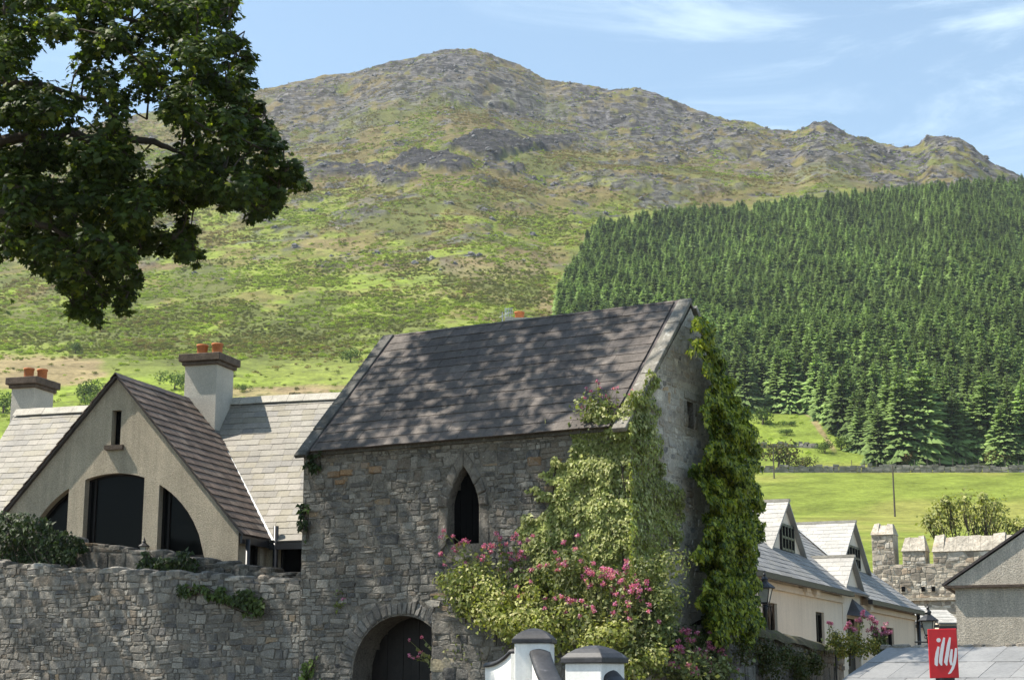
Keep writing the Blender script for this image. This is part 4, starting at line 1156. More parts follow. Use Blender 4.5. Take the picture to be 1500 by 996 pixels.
for poly in OPEN:
    w_ = MB(); w_.prism([h_(s, .26, z) for s, z in poly], hn * .02); wd_ = w_.build('window', M['window_glass'], hs)
    s0 = min(p[0] for p in poly); s1 = max(p[0] for p in poly)
    fb = MB()
    n = len(poly)
    for i in range(n):
        p, q = poly[i], poly[(i + 1) % n]
        if abs(p[0] - q[0]) + abs(p[1] - q[1]) < .01: continue
        fb.tube([h_(p[0], .235, p[1]), h_(q[0], .235, q[1])], .045, 4)
    fb.box(h_(s0, .21, 4.46), hr * (s1 - s0), hn * .05, (0, 0, .07))
    fb.box(h_(s0 + .14, .21, 3.6), hr * .05, hn * .05, (0, 0, max(.2, AC[1] + math.sqrt(max(AR ** 2 - (s0 + .14 - AC[0]) ** 2, 0.02)) - 3.6)))
    fb.build('frame', M['dark_wood'], wd_)
w_ = MB(); w_.prism([h_(s, .2, z) for s, z in SLIT], hn * .02); w_.build('window', M['window_glass'], hs)
mb = MB(); mb.box(h_(-3.57, -.09, 7.06), hr * .48, hn * .2, (0, 0, .11)); mb.build('window_sill', M['cap_stone'], hs)
w_ = MB(); w_.box(h_(-.14, .42, 3.7), hr * .02, hn * .78, (0, 0, 1.13)); wd_ = w_.build('window', M['window_glass'], hs)
fb = MB(); fb.box(h_(-.13, .42, 4.76), hr * .06, hn * .78, (0, 0, .06)); fb.box(h_(-.13, .42, 3.7), hr * .06, hn * .06, (0, 0, 1.05)); fb.box(h_(-.13, 1.14, 3.7), hr * .06, hn * .06, (0, 0, 1.05)); fb.box(h_(-.13, .76, 3.7), hr * .06, hn * .05, (0, 0, 1.05)); fb.build('frame', M['dark_wood'], wd_)
w_ = MB(); w_.box(h_(.34, HP + .13, 3.7), hr * .72, hn * .02, (0, 0, 1.12)); wd_ = w_.build('window', M['window_glass'], hs)
fb = MB(); fb.box(h_(.34, HP + .07, 4.75), hr * .72, hn * .05, (0, 0, .07)); fb.box(h_(.34, HP + .07, 3.7), hr * .07, hn * .05, (0, 0, 1.05)); fb.box(h_(.99, HP + .07, 3.7), hr * .07, hn * .05, (0, 0, 1.05)); fb.build('frame', M['dark_wood'], wd_)
# roofs
mp_ = math.atan2(HR - HE, HD); msl = math.hypot(HD, HR - HE)
mu = hn * math.cos(mp_) + np.array([0, 0, math.sin(mp_)]); mn = -hn * math.sin(mp_) + np.array([0, 0, math.cos(mp_)])
gp_ = math.atan2(HG - HE, HW / 2); gsl = math.hypot(HW / 2, HG - HE)
gu = -hr * math.cos(gp_) + np.array([0, 0, math.sin(gp_)]); gnn = hr * math.sin(gp_) + np.array([0, 0, math.cos(gp_)])      # right-hand slope
gu2 = hr * math.cos(gp_) + np.array([0, 0, math.sin(gp_)]); gnn2 = -hr * math.sin(gp_) + np.array([0, 0, math.cos(gp_)])
mb = MB()
e_m = h_(-9.2, HP - .16, HE - .16 * math.tan(mp_) + .02)
mb.box(e_m, hr * 14.9, mu * (msl + .26), mn * .04)
e_b = h_(-9.2, HP + 2 * HD + .16, HE - .16 * math.tan(mp_) + .02); mu2 = -hn * math.cos(mp_) + np.array([0, 0, math.sin(mp_)]); mn2 = hn * math.sin(mp_) + np.array([0, 0, math.cos(mp_)])
mb.box(e_b, hr * 14.9, mu2 * (msl + .26), mn2 * .04)
mroof = mb.build('main_roof', M['slate_sheet'], hs)
tv = HP + (HG - HE) * HD / (HR - HE)         # where the cross ridge meets the main slope
mb = MB()
ov = 0.14
for uu, nn, sx_, sg in ((gu, gnn, 0, 1), (gu2, gnn2, -HW, -1)):
    b0 = h_(sx_ + sg * ov * 1.0, -.10, HE - ov * math.tan(gp_) + .02)
    full = gsl + ov / math.cos(gp_)
    # trapezoid running back to the valley
    p = [b0, b0 + uu * full, h_(-HW / 2, tv + .1, HG + .02), h_(sx_ + sg * ov, HP - .06, HE - ov * math.tan(gp_) + .02)]
    mb.prism(p, nn * .04)
groof = mb.build('gable_roof', M['ridge_dark'], hs)
SP = [(0.275, 0.255, 0.215), (0.295, 0.27, 0.23), (0.26, 0.24, 0.205), (0.285, 0.262, 0.218), (0.27, 0.245, 0.19), (0.245, 0.23, 0.205)]
SB = [(0.135, 0.100, 0.080), (0.155, 0.114, 0.090), (0.115, 0.087, 0.071), (0.16, 0.124, 0.10)]
ps = []
eM = e_m + mn * .043
def m3(u, v): return eM + hr * u + mu * v
fullm = msl + .26 * 1.0
# visible main slope to the right of the gable, and to its left, each bounded by the valley
uv0 = 9.2 + 0 + ov + .04; uvr = 9.2 - HW / 2 + .04
ps += slates(mroof, [(uv0, 0), (13.9, 0), (13.9, fullm - .12), (uvr, fullm - .12)], m3, mn, 0.215, 0.33, 81, SP, 0.010, 0.005, 0.010, imp=1, cj=.09)
ps += slates(mroof, [(0.02, 0), (9.2 - HW - ov, 0), (9.2 - HW / 2 - .05, fullm - .12), (0.02, fullm - .12)], m3, mn, 0.215, 0.33, 82, SP, 0.010, 0.005, 0.010, imp=1, cj=.09)
b0 = h_(ov, -.13, HE - ov * math.tan(gp_) + .02) + gnn * .043
fg = gsl + ov / math.cos(gp_)
ps += slates(groof, [(0, 0), (HP + .02, 0), (tv + .18, fg - .02), (0, fg - .02)], lambda u, v: b0 + hn * u + gu * v, gnn, 0.255, 0.36, 83, SB, 0.013, 0.006, 0.02, imp=1.6)
b1 = h_(-HW - ov, -.13, HE - ov * math.tan(gp_) + .02) + gnn2 * .043
ps += slates(groof, [(0, 0), (HP + .02, 0), (tv + .18, fg - .02), (0, fg - .02)], lambda u, v: b1 + hn * u + gu2 * v, gnn2, 0.255, 0.36, 84, SB, 0.013, 0.006, 0.02, imp=.05)
dark_ps = [p for p in ps if p[1] is groof]; pale_ps = [p for p in ps if p[1] is mroof]
emit(dark_ps, 'slate', M['slate_dark'], 110, 'slates'); emit(pale_ps, 'slate', M['slate_pale'], 190, 'slates')
ridge_tiles(mroof, h_(-9.2, HP + HD, HR + .17), h_(5.5, HP + HD, HR + .17), 32, .17, .20, M['ridge_clay'], side=hn)
ridge_tiles(groof, h_(-HW / 2, -.14, HG + .10), h_(-HW / 2, tv - .05, HG + .10), 8, .13, .14, M['ridge_dark'], side=hr)
# valley lead, fascia, gutter, downpipes
mb = MB(); va = m3(uv0 - .06, 0) + mn * .045; vb = m3(uvr - .0, fullm - .3) + mn * .045
mb.prism([va, va + hr * .17, vb + hr * .12, vb - hr * .02], mn * .006); mb.build('valley_lead', M['lead'], hs)
mb = MB(); mb.box(h_(.10, -.12, HE - .30), hr * .05, hn * (HP - .05), (0, 0, .17)); mb.box(h_(.15, HP - .22, HE - .34), hr * 4.6, hn * .09, (0, 0, .15)); mb.build('gutter', M['black_iron'], hs)
for (s, t, z0, z1, r) in ((.22, .05, 0, HE - .2, .055), (.30, HP - .16, 0, HE + .22, .065)):
    mb = MB(); mb.tube([h_(s, t, z0), h_(s, t, z1)], r, 10); mb.build('downpipe', M['black_iron'], hs, None, True)
# chimneys
def chimney(s0, t0, wd, dp, zb, zt, pots, cname):
    mb = MB(); mb.box(h_(s0, t0, zb), hr * wd, hn * dp, (0, 0, zt - zb)); st = mb.build(cname, M['roughcast_grey'], hs)
    mb = MB(); mb.box(h_(s0 - .14, t0 - .14, zt + .0), hr * (wd + .28), hn * (dp + .28), (0, 0, .20)); mb.box(h_(s0 - .07, t0 - .07, zt - .10), hr * (wd + .14), hn * (dp + .14), (0, 0, .10))
    cp = mb.build('cap', M['cap_stone'], st); b_ = cp.modifiers.new('b', 'BEVEL'); b_.width = .015
    for s, t, hh, r in pots:
        mb = MB(); c = h_(s, t, zt + .2)
        mb.lathe(c, [(r * .86, -.05), (r * .90, .04), (r * .92, hh - .06), (r * 1.03, hh - .05), (r * 1.03, hh), (r * .8, hh), (r * .78, hh - .2)], 14); mb.build('chimney_pot', M['terracotta'], st, None, True)
    return st
c1 = chimney(-3.48, HP + HD - 1.02, .92, .98, 7.2, 9.88, [(-3.24, HP + HD - .56, .34, .155), (-2.82, HP + HD - .52, .36, .155)], 'chimney')
mb = MB(); mb.box(h_(-2.60, HP + HD - 1.06, 7.6), hr * .08, hn * 1.0, (0, 0, .42)); mb.build('flashing', M['lead_grey'], c1)
c2 = chimney(-9.55, HP + HD + .25, .72, .98, 8.0, 9.80, [(-9.30, HP + HD + .66, .34, .15), (-9.02, HP + HD + .9, .34, .15)], 'chimney')
# weeds between the pots
def sprig(name, base, n, h, cols, parent=None, label=None, cat='plant', sd=1, leafs=6, lsize=.035):
    rg = np.random.default_rng(sd); parts = []
    for k in range(n):
        d = unit(np.array([rg.normal() * .5, rg.normal() * .5, 1.0])); ln = h * (.5 + .5 * rg.random())
        t = rg.random(leafs)[:, None]; P = np.asarray(base) + d * ln * t + rg.normal(size=(leafs, 3)) * .015
        parts.append(leaves(P, rg.normal(size=(leafs, 3)) + [0, 0, .5], np.full(leafs, lsize) * (.7 + .6 * rg.random(leafs)), palette(leafs, cols, None, .2, rg), SIM_T, SIM_F, -.3, .5, rg))
    o = leaf_obj(name, parts, M['ivy'], parent, base if parent is None else None)
    if label: tag(o, label, cat)
    return o
sprig('chimney_weed', h_(-3.03, HP + HD - .54, 10.06), 5, .45, [(.25, .22, .05), (.12, .16, .04)], None, 'small yellow weed growing between the pots of the tall chimney', 'plant', 21, 12)
# carriage lantern on the pier between the arched windows
def lantern_parts(t, c, s, mats=('black_iron', 'lamp_glass'), n=4, rot=0.6):
    c = np.asarray(c, float)
    mb = MB(); mb.lathe(c, [(.11 * s, 0), (.115 * s, .02 * s), (.12 * s, .035 * s)], n, rot); 
    for k in range(n):
        a = rot + 2 * math.pi * k / n
        p0 = c + np.array([math.cos(a) * .112 * s, math.sin(a) * .112 * s, .03 * s]); p1 = c + np.array([math.cos(a) * .205 * s, math.sin(a) * .205 * s, .36 * s]); mb.tube([p0, p1], .010 * s, 4)
    mb.build('frame', M[mats[0]], t)
    mb = MB(); mb.lathe(c, [(.105 * s, .032 * s), (.197 * s, .358 * s)], n, rot); mb.build('glass', M[mats[1]], t)
    mb = MB(); mb.lathe(c, [(.25 * s, .355 * s), (.255 * s, .375 * s), (.19 * s, .43 * s), (.11 * s, .49 * s), (.075 * s, .52 * s), (.075 * s, .56 * s), (.095 * s, .57 * s), (.06 * s, .62 * s), (.03 * s, .64 * s), (.03 * s, .66 * s), (.04 * s, .68 * s), (.012 * s, .73 * s), (.006 * s, .78 * s)], 8, rot, ); mb.build('hood', M[mats[0]], t)
lc = h_(-2.31, -.22, 4.52)
t = thing('wall_lantern', lc, 'small dark lantern on the pale pier between the arched windows', 'lantern')
lantern_parts(t, lc, .55); mb = MB(); mb.tube([lc + [0, 0, .2], lc + hn * .24 + [0, 0, .2]], .012, 6); mb.build('bracket', M['black_iron'], t)

# ================================================================== WHITE HOUSE (right)
bw = math.radians(23.63)
W0 = np.array([5.94, 40.43, 0]); wd_ = np.array([math.sin(bw), math.cos(bw), 0]); wm = np.array([math.cos(bw), -math.sin(bw), 0])
wf = Fr(W0, wd_, -wm)
wh = thing('cream_house', wf(9, 3, 0), 'long cream rendered house with steep dormers and grey slate roofs', 'house')
WE, WT = 4.4, math.tan(math.radians(38)); WD = 3.1
mb = MB(); mb.prism([wf(-4, 0, -.2), wf(-4, 2 * WD, -.2), wf(-4, 2 * WD, WE), wf(-4, WD, WE + WD * WT - .08), wf(-4, 0, WE)], wd_ * 16.3); wl = mb.build('wall', M['cream'], wh)
mb = MB(); mb.prism([wf(12.3, 0.0, -.2), wf(12.3, 2 * WD, -.2), wf(12.3, 2 * WD, WE - .1), wf(12.3, WD, WE + WD * WT - .18), wf(12.3, 0, WE - .1)], wd_ * 9.4); wl2 = mb.build('wall', M['peach'], wh)
tag(wl2, 'peach-tinted far section of the wall')
def wbox(s0, s1, z0, z1, dep=.5): 
    c = MB(); c.box(wf(s0, -.3, z0), wd_ * (s1 - s0), -wm * (dep), (0, 0, z1 - z0)); return c
cut(wl, [wbox(.62, 2.05, 1.2, 3.58), wbox(6.25, 7.25, 1.4, 3.55), wbox(10.15, 12.15, .5, 3.5)])
cut(wl2, [wbox(15.3, 17.5, 1.6, 3.42)])
def wwin(s0, s1, z0, z1, t, nm, matn, nb=2, par=None):
    p = MB(); p.box(wf(s0, t, z0), wd_ * (s1 - s0), -wm * .02, (0, 0, z1 - z0)); o = p.build('window', M['window_glass'], par or wh)
    f = MB()
    for k in range(nb + 1):
        s = s0 + (s1 - s0 - .07) * k / nb; f.box(wf(s, t - .05, z0), wd_ * .07, -wm * .048, (0, 0, z1 - z0))
    for z in (z0, z1 - .07, z0 + (z1 - z0) * .45): f.box(wf(s0, t - .045, z), wd_ * (s1 - s0), -wm * .04, (0, 0, .07))
    f.build('frame', M[matn], o)
    return o
o = wwin(.62, 2.05, 1.2, 3.58, .12, 'w', 'brown_wood', 3)
# pointed tracery heads in the brown window
f = MB()
for k in range(3):
    s0 = .66 + k * .47; pts = lancet(s0, s0 + .42, 2.6, 3.05, 3.5, 4)
    for i in range(2, len(pts) - 1): f.tube([wf(pts[i][0], .09, pts[i][1]), wf(pts[i + 1][0], .09, pts[i + 1][1])], .03, 4)
f.build('tracery', M['brown_wood'], o)
wwin(6.25, 7.25, 1.4, 3.55, .12, 'w', 'dark_wood'); wwin(15.3, 17.5, 1.6, 3.42, .12, 'w', 'dark_wood')
p = MB(); p.box(wf(10.15, .16, .5), wd_ * 2.0, -wm * .03, (0, 0, 3.0)); p.build('door', M['dark_wood'], wh)
# roof slopes
def wslope(s0, s1, t0, zoff, col_seed, cols, course=.26, width=.42):
    pp = math.atan(WT); u_ = -wm * math.cos(pp) + np.array([0, 0, math.sin(pp)]); n_ = wm * math.sin(pp) + np.array([0, 0, math.cos(pp)])
    ln = (WD + .28) / math.cos(pp)
    b = wf(s0, -.28, WE + zoff - .28 * WT + .03)
    m_ = MB(); m_.box(b, wd_ * (s1 - s0), u_ * ln, n_ * .04)
    b2 = wf(s0, 2 * WD + .28, WE + zoff - .28 * WT + .03); u2 = wm * math.cos(pp) + np.array([0, 0, math.sin(pp)]); n2 = -wm * math.sin(pp) + np.array([0, 0, math.cos(pp)])
    m_.box(b2, wd_ * (s1 - s0), u2 * ln, n2 * .04)
    rf = m_.build('roof', M['slate_sheet'], wh)
    b = b + n_ * .043
    return rf, slates(rf, [(0, 0), (s1 - s0, 0), (s1 - s0, ln - .02), (0, ln - .02)], lambda u, v: b + wd_ * u + u_ * v, n_, course, width, col_seed, cols, .009, .005, .010, cj=.08)
SG = [(0.24, 0.235, 0.225), (0.27, 0.262, 0.25), (0.215, 0.21, 0.205), (0.25, 0.24, 0.22)]
SPD = [(0.40, 0.388, 0.355), (0.42, 0.405, 0.37), (0.385, 0.37, 0.34)]
rf1, p1 = wslope(-4.2, 12.25, 0, 0, 91, SG)
rf2, p2 = wslope(12.256, 21.95, 0, -.1, 92, SG)
allw = [p for p in p1 + p2]
mb = MB(); mb.box(wf(-4.2, WD - .12, WE + WD * WT - .05), wd_ * 16.4, -wm * .24, (0, 0, .13)); mb.build('ridge', M['ridge_clay'], wh)
mb = MB(); mb.box(wf(12.3, WD - .12, WE - .1 + WD * WT - .05), wd_ * 9.6, -wm * .24, (0, 0, .13)); mb.build('ridge', M['ridge_clay'], wh)
def wgable(sc_, hw, t0, zb, za, back, wallz, glazed=None, ovh=.16):
    """cross gable or dormer: gable face at t0, roof running back"""
    mb = MB(); mb.prism([wf(sc_ - hw, t0, wallz), wf(sc_ + hw, t0, wallz), wf(sc_ + hw, t0, zb), wf(sc_, t0, za), wf(sc_ - hw, t0, zb)], -wm * back)
    gb = mb.build('dormer' if t0 > .3 else 'porch_gable', M['cream'], wh)
    pg = math.atan2(za - zb, hw); ln = math.hypot(hw, za - zb) + .14
    pss = []
    for sg in (-1, 1):
        u_ = -wd_ * sg * math.cos(pg) + np.array([0, 0, math.sin(pg)]); n_ = wd_ * sg * math.sin(pg) + np.array([0, 0, math.cos(pg)])
        b = wf(sc_ + sg * hw, t0 - ovh, zb) - u_ * .14 + n_ * .01
        m_ = MB(); m_.box(b, -wm * (back + ovh), u_ * (ln - .0), n_ * .05); rf = m_.build('dormer_roof', M['slate_sheet'], gb)
        b2 = b + n_ * .053
        if sg < 0: pss += slates(rf, [(0, 0), (back + ovh, 0), (back + ovh, ln), (0, ln)], lambda u, v, b2=b2, u_=u_: b2 - wm * u + u_ * v, n_, .24, .40, int(sc_ * 10), SPD, .008, .005, .008, imp=1.5, cj=.05)
    m_ = MB(); m_.box(wf(sc_ - .09, t0 - ovh - .02, za + .045), wd_ * .18, -wm * (back + ovh), (0, 0, .08)); m_.build('ridge', M['ridge_clay'], gb)
    if glazed:
        z0, z1, w0, w1, nb = glazed
        wwin(sc_ + w0, sc_ + w1, z0, z1, t0 - .03, 'w', 'black_iron', nb, gb)
    return gb, pss
d1, q1 = wgable(7.40, 1.95, 1.09, 5.25, 6.71, 3.2, 4.6, (5.33, 6.1, -.62, .85, 4))
d2, q2 = wgable(17.71, 2.25, 1.33, 5.42, 7.02, 3.0, 4.7, (5.45, 6.25, -.85, .95, 4))
d3, q3 = wgable(10.86, 1.24, -.02, 4.36, 5.31, 2.6, 2.0)
cut(d3, [wbox(10.15, 11.95, .5, 3.5)])
emit(allw + q1 + q2 + q3, 'slate', M['slate_pale'], 300, 'slates')
# bright valley lead beside the dormers
pp = math.atan(WT)
for sc_, hw, t0, zb, za in ((17.71, 2.25, 1.33, 5.42, 7.02), (10.86, 1.24, -.02, 4.36, 5.31)):
    A = wf(sc_ - hw - .1, t0 - .05, WE + (t0 - .05) * WT + .09); B = wf(sc_ - .1, max((za - WE) / WT, t0) , za + .04)
    mb = MB(); mb.prism([A, A - wd_ * .35, B - wd_ * .35, B], np.array([0, 0, .012])); mb.build('valley_lead', M['lead'], wh)
# eaves gutter, soffit band, awning, vents, downpipe
mb = MB(); mb.box(wf(-4.2, -.40, WE - .30), wd_ * 13.8, -wm * .14, (0, 0, .13)); mb.build('gutter', M['gutter'], wh)
mb = MB(); mb.box(wf(12.2, -.40, WE - .40), wd_ * 9.75, -wm * .14, (0, 0, .13)); mb.build('gutter', M['gutter'], wh)
mb = MB(); mb.box(wf(-4, -.10, WE - .48), wd_ * 13.6, -wm * .098, (0, 0, .16)); mb.build('eave_band', M['cream'], wh)
mb = MB(); mb.box(wf(12.2, -.10, WE - .58), wd_ * 9.5, -wm * .098, (0, 0, .16)); mb.build('eave_band', M['peach'], wh)
for s, z in ((4.45, 4.0), (5.55, 3.98), (12.75, 3.86)):
    mb = MB(); mb.box(wf(s, -.22, z), wd_ * .42, -wm * .22, (0, 0, .34)); mb.lathe(wf(s + .2, -.12, z - .07), [(.07, 0), (.08, .07)], 8); mb.build('vent_box', M['cream'], wh)
mb = MB(); A = wf(10.15, -.02, 3.6); B = wf(12.2, -.02, 3.6); T = wf(11.0, -.02, 4.12); F1 = wf(10.15, -.5, 3.55); F2 = wf(12.2, -.5, 3.55)
mb.add([A, B, T, F1, F2], [(3, 4, 2), (0, 3, 2), (4, 1, 2), (0, 1, 4, 3)]); mb.build('awning', M['slate_dark'], wh)
M['awning'] = surf('awning_slate', (.10, .10, .11), .6, sc1=2, sc2=20, amt2=.2, bump=.2)
bpy.data.objects['awning'].data.materials[0] = M['awning_slate']
mb = MB(); mb.tube([wf(21.55, -.14, 0), wf(21.55, -.14, WE - .3)], .07, 10); mb.build('downpipe', M['black_iron'], wh, None, True)

# ================================================================== CASTLE WALL
cf = Fr((19.5, 75, 0), (math.cos(.42), -math.sin(.42), 0), (math.sin(.42), math.cos(.42), 0))
cw = thing('castle_wall', cf(1.0, .5, 0), 'crenellated castle wall of pale weathered rubble behind the cream house', 'wall')
def cpx(px, py): 
    q = pl(px, py, cf.o, cf.n); return (float(np.dot(q - cf.o, cf.u)), float(q[2]))
x0, zt = cpx(1277, 800); x1, _ = cpx(1310, 800); x2, zm = cpx(1355, 808); x3, _ = cpx(1366, 800)
zb_ = cpx(1330, 826)[1]; zl = cpx(1290, 785)[1]; x4 = x3 + 6.4
mb = MB(); mb.box(cf(x0, 0, -.2), cf.u * (x4 - x0), cf.n * 1.1, (0, 0, zb_ + .2)); core = mb.build('core', M['castle_mortar'], cw)
mer = [(x0, x1 - .03, cpx(1290, 783)[1], cpx(1290, 767)[1]), (x1 + .35, x2, cpx(1330, 807)[1], cpx(1330, 785)[1]), (x3, x4, cpx(1400, 807)[1], cpx(1400, 784)[1])]
ps = []
for i, (a, b, z0, z1) in enumerate(mer):
    mb = MB(); mb.box(cf(a, 0.003, zb_ - .02), cf.u * (b - a), cf.n * 1.09, (0, 0, z0 - zb_ + .02)); mo = mb.build('merlon', M['castle_mortar'], cw)
    # sloped capping, uneven
    n = max(3, int((b - a) / .5)); rg = random.Random(i); mb = MB()
    for k in range(n):
        u0 = a - .04 + (b - a + .08) * k / n; u1 = a - .04 + (b - a + .08) * (k + 1) / n - .01
        dz = rg.uniform(-.07, .06); ins = .12 if k in (0, n - 1) else 0
        vs = [cf(u0, -.08, z0), cf(u1, -.08, z0), cf(u1, 1.18, z0), cf(u0, 1.18, z0), cf(u0 + (.12 if k == 0 else 0), .40, z1 + dz), cf(u1 - (.12 if k == n - 1 else 0), .40, z1 + dz + rg.uniform(-.06, .06)), cf(u1 - (.12 if k == n - 1 else 0), .75, z1 + dz), cf(u0 + (.12 if k == 0 else 0), .75, z1 + dz)]
        mm = MB(); mm.add(vs, [(0, 1, 5, 4), (1, 2, 6, 5), (2, 3, 7, 6), (3, 0, 4, 7), (4, 5, 6, 7), (3, 2, 1, 0)]); mm.c = [shade(rg, .95, 1.1, (.46, .425, .36))] * 8
        ob = mm.build('capping_stone', M['capping'], mo); 
    ps += rubble(mo, [(a, zb_), (b, zb_), (b, z0 - .03), (a, z0 - .03)], lambda u, v: cf(u, 0, v), -cf.n, .19, 1.6, 500 + i, (), .008, .028, CASTLE)
ps += rubble(core, [(x0, 3.2), (x4, 3.2), (x4, zb_ - .02), (x0, zb_ - .02)], lambda u, v: cf(u, 0, v), -cf.n, .19, 1.6, 510, (), .008, .028, CASTLE)
emit(ps, 'stone', M['field_stone'], 280, 'small_stones')
for px in (1321, 1350, 1365):
    u, z = cpx(px, 866); mb = MB(); mb.box(cf(u, -.075, z), cf.u * .16, cf.n * .06, (0, 0, .22)); mb.build('putlog_shade_block', M['dark'], cw)  # black block on the face paints the shade inside a putlog hole
mb = MB(); u0, z = cpx(1325, 876); mb.box(cf(u0, -.16, z - .12), cf.u * 4.0, cf.n * .155, (0, 0, .12)); mb.build('string_course', M['castle_mortar'], cw)
# little slated houses between the cream house and the castle wall
def small_house(px0, px1, py_r, py_e, Y, label, seed):
    A = atY(px0, py_e, Y); B = atY(px1, py_e, Y); zr = atY(px0, py_r, Y + 2)[2]
    t = thing('small_house', ((A[0] + B[0]) / 2, Y + 2, 0), label, 'house')
    mb = MB(); mb.prism([(A[0], Y, -.2), (A[0], Y + 4, -.2), (A[0], Y + 4, A[2]), (A[0], Y + 2, zr - .05), (A[0], Y, A[2])], (B[0] - A[0], 0, 0)); mb.build('wall', M['cream'], t)
    p = math.atan2(zr - A[2], 2); u_ = np.array([0, math.cos(p), math.sin(p)]); n_ = np.array([0, -math.sin(p), math.cos(p)]); ln = math.hypot(2, zr - A[2]) + .2
    mb = MB(); b = np.array([A[0] - .1, Y, A[2] + .03]) - u_ * .2; mb.box(b, (B[0] - A[0] + .2, 0, 0), u_ * ln, n_ * .04)
    u2 = np.array([0, -math.cos(p), math.sin(p)]); n2 = np.array([0, math.sin(p), math.cos(p)]); b2 = np.array([A[0] - .1, Y + 4, A[2] + .03]) - u2 * .2; mb.box(b2, (B[0] - A[0] + .2, 0, 0), u2 * ln, n2 * .04)
    rf = mb.build('roof', M['slate_sheet'], t)
    emit(slates(rf, [(0, 0), (B[0] - A[0] + .2, 0), (B[0] - A[0] + .2, ln), (0, ln)], lambda u, v: b + n_ * .043 + np.array([u, 0, 0]) + u_ * v, n_, .3, .45, seed, SPD, .01, .006, .012), 'slate', M['slate_pale'], 60, 'slates')
    mb = MB(); mb.box((A[0] - .1, Y - .30, A[2] - .22), (B[0] - A[0] + .2, 0, 0), (0, .14, 0), (0, 0, .12)); mb.build('gutter', M['gutter'], t)
small_house(1334, 1369, 890, 911, 66, 'low cream cottage with a pale roof glimpsed behind the street lantern', 611)
small_house(1377, 1403, 896, 913, 68, 'small pale-roofed outhouse squeezed beside the pebble-dashed building', 612)

# ================================================================== PEBBLE-DASHED BUILDING (right edge)
pb_Y = 38.0
def pbx(px, py, Y=pb_Y): q = atY(px, py, Y); return q[0], q[2]
xl, ze = pbx(1398, 858); xo, _ = pbx(1385, 858); xs, zs = pbx(1500, 772)
sl_ = (zs - ze) / (xs - xo) * .93; xm = xl + 3.4; za = ze + (xm - xo) * sl_
pbd = thing('pebble_dashed_building', (xm, pb_Y + 3, 0), 'pebble-dashed gabled building with a drip ledge beside the castle wall', 'building')
pr = math.radians(19); PU = np.array([math.cos(pr), -math.sin(pr), 0]); PV = np.array([math.sin(pr), math.cos(pr), 0]); PO = np.array([xo, pb_Y, 0])
def pb(x, y, z): return PO + PU * (x - xo) + PV * (y - pb_Y) + np.array([0, 0, z])
mb = MB(); mb.box(pb(xl, pb_Y, -.2), PU * (2 * (xm - xl)), PV * 7, (0, 0, ze + .2)); mb.build('wall', M['pebble_dash'], pbd)
mb = MB(); mb.prism([pb(xo + .03, pb_Y - .05, ze + .01), pb(2 * xm - xo - .03, pb_Y - .05, ze + .01), pb(xm, pb_Y - .05, za - .02)], PV * 7.05); mb.build('gable', M['pebble_dash'], pbd)
mb = MB(); mb.box(pb(xo - .02, pb_Y - .12, ze - .05), PU * (2 * (xm - xo) + .04), PV * .2, (0, 0, .055)); mb.build('drip_ledge', M['cap_stone'], pbd)
for sg in (-1, 1):
    p0 = pb(xm + sg * (xm - xo + .06), pb_Y - .10, ze - .01); p1 = pb(xm, pb_Y - .10, za + .04); dn = unit(p1 - p0); nn = unit(np.cross(dn, PV) * -sg); nn = nn if nn[2] > 0 else -nn
    mb = MB(); mb.box(p0, p1 - p0, PV * 7.2, nn * .05); mb.build('roof', M['ridge_dark'], pbd)

# ================================================================== LEAN-TO SHED ROOF (bottom right)
sh_Y = 30.0
A = atY(1300, 949, sh_Y); B = atY(1560, 949, sh_Y)
sd = thing('slated_shed', ((A[0] + B[0]) / 2, 28.5, 0), 'low shed with a weathered grey slate lean-to roof below the pebble-dashed wall', 'shed')
pt = math.radians(14); ridge_d = unit(np.array([.85, -.53, 0.0])); dn_ = np.array([-.53 * math.cos(pt), -.85 * math.cos(pt), -math.sin(pt)]); dn_ = dn_ / np.linalg.norm(dn_)
B = A + ridge_d * 5.2
nn = unit(np.cross(ridge_d, -dn_)); lnr = 3.4
mb = MB(); mb.prism([A + dn_ * lnr, B + dn_ * lnr, B, A], -nn * .06); rf = mb.build('roof', M['shed_roof'], sd)
e0s = A + dn_ * lnr
SS = [(0.225, 0.222, 0.215), (0.235, 0.232, 0.225), (0.215, 0.213, 0.208)]
emit(slates(rf, [(0, 0), (5.2, 0), (5.2, lnr), (0, lnr)], lambda u, v: e0s + ridge_d * u - dn_ * v + nn * .004, nn, 1.14, .52, 621, SS, .010, .008, .008, cj=.06), 'slate', M['shed_slate'], 120, 'slates')
mb = MB(); base = [A + dn_ * lnr * .93 + [.1, 0, -.1], B + dn_ * lnr * .93 + [-.1, 0, -.1], B + [-.1, 0, -.1], A + [.1, 0, -.1]]
lo = [np.array([p[0], p[1], -.1]) for p in base]; mb.add(lo + base, [(3, 2, 1, 0), (4, 5, 6, 7), (0, 1, 5, 4), (1, 2, 6, 5), (2, 3, 7, 6), (3, 0, 4, 7)]); mb.build('wall', M['pebble_dash'], sd)
rg = random.Random(3); ps = []
x = -.15; rv = np.cross([0, 0, 1.0], ridge_d)
while x < 5.2:
    wdt = rg.uniform(.15, .4)
    vs, fs, cs = stone_piece([(x, -.06), (x + wdt, -.06), (x + wdt, .18), (x, .18)], lambda u, v: A + ridge_d * u + rv * v + [0, 0, .015], np.array([0, 0, 1.0]), rg, .01, .045, shade(rg, .8, 1.2, (.26, .23, .19)), .2)
    ps.append((1, sd, vs, fs, cs)); x += wdt
emit(ps, 'ridge_stone', M['rubble'], 60, 'ridge_stones')
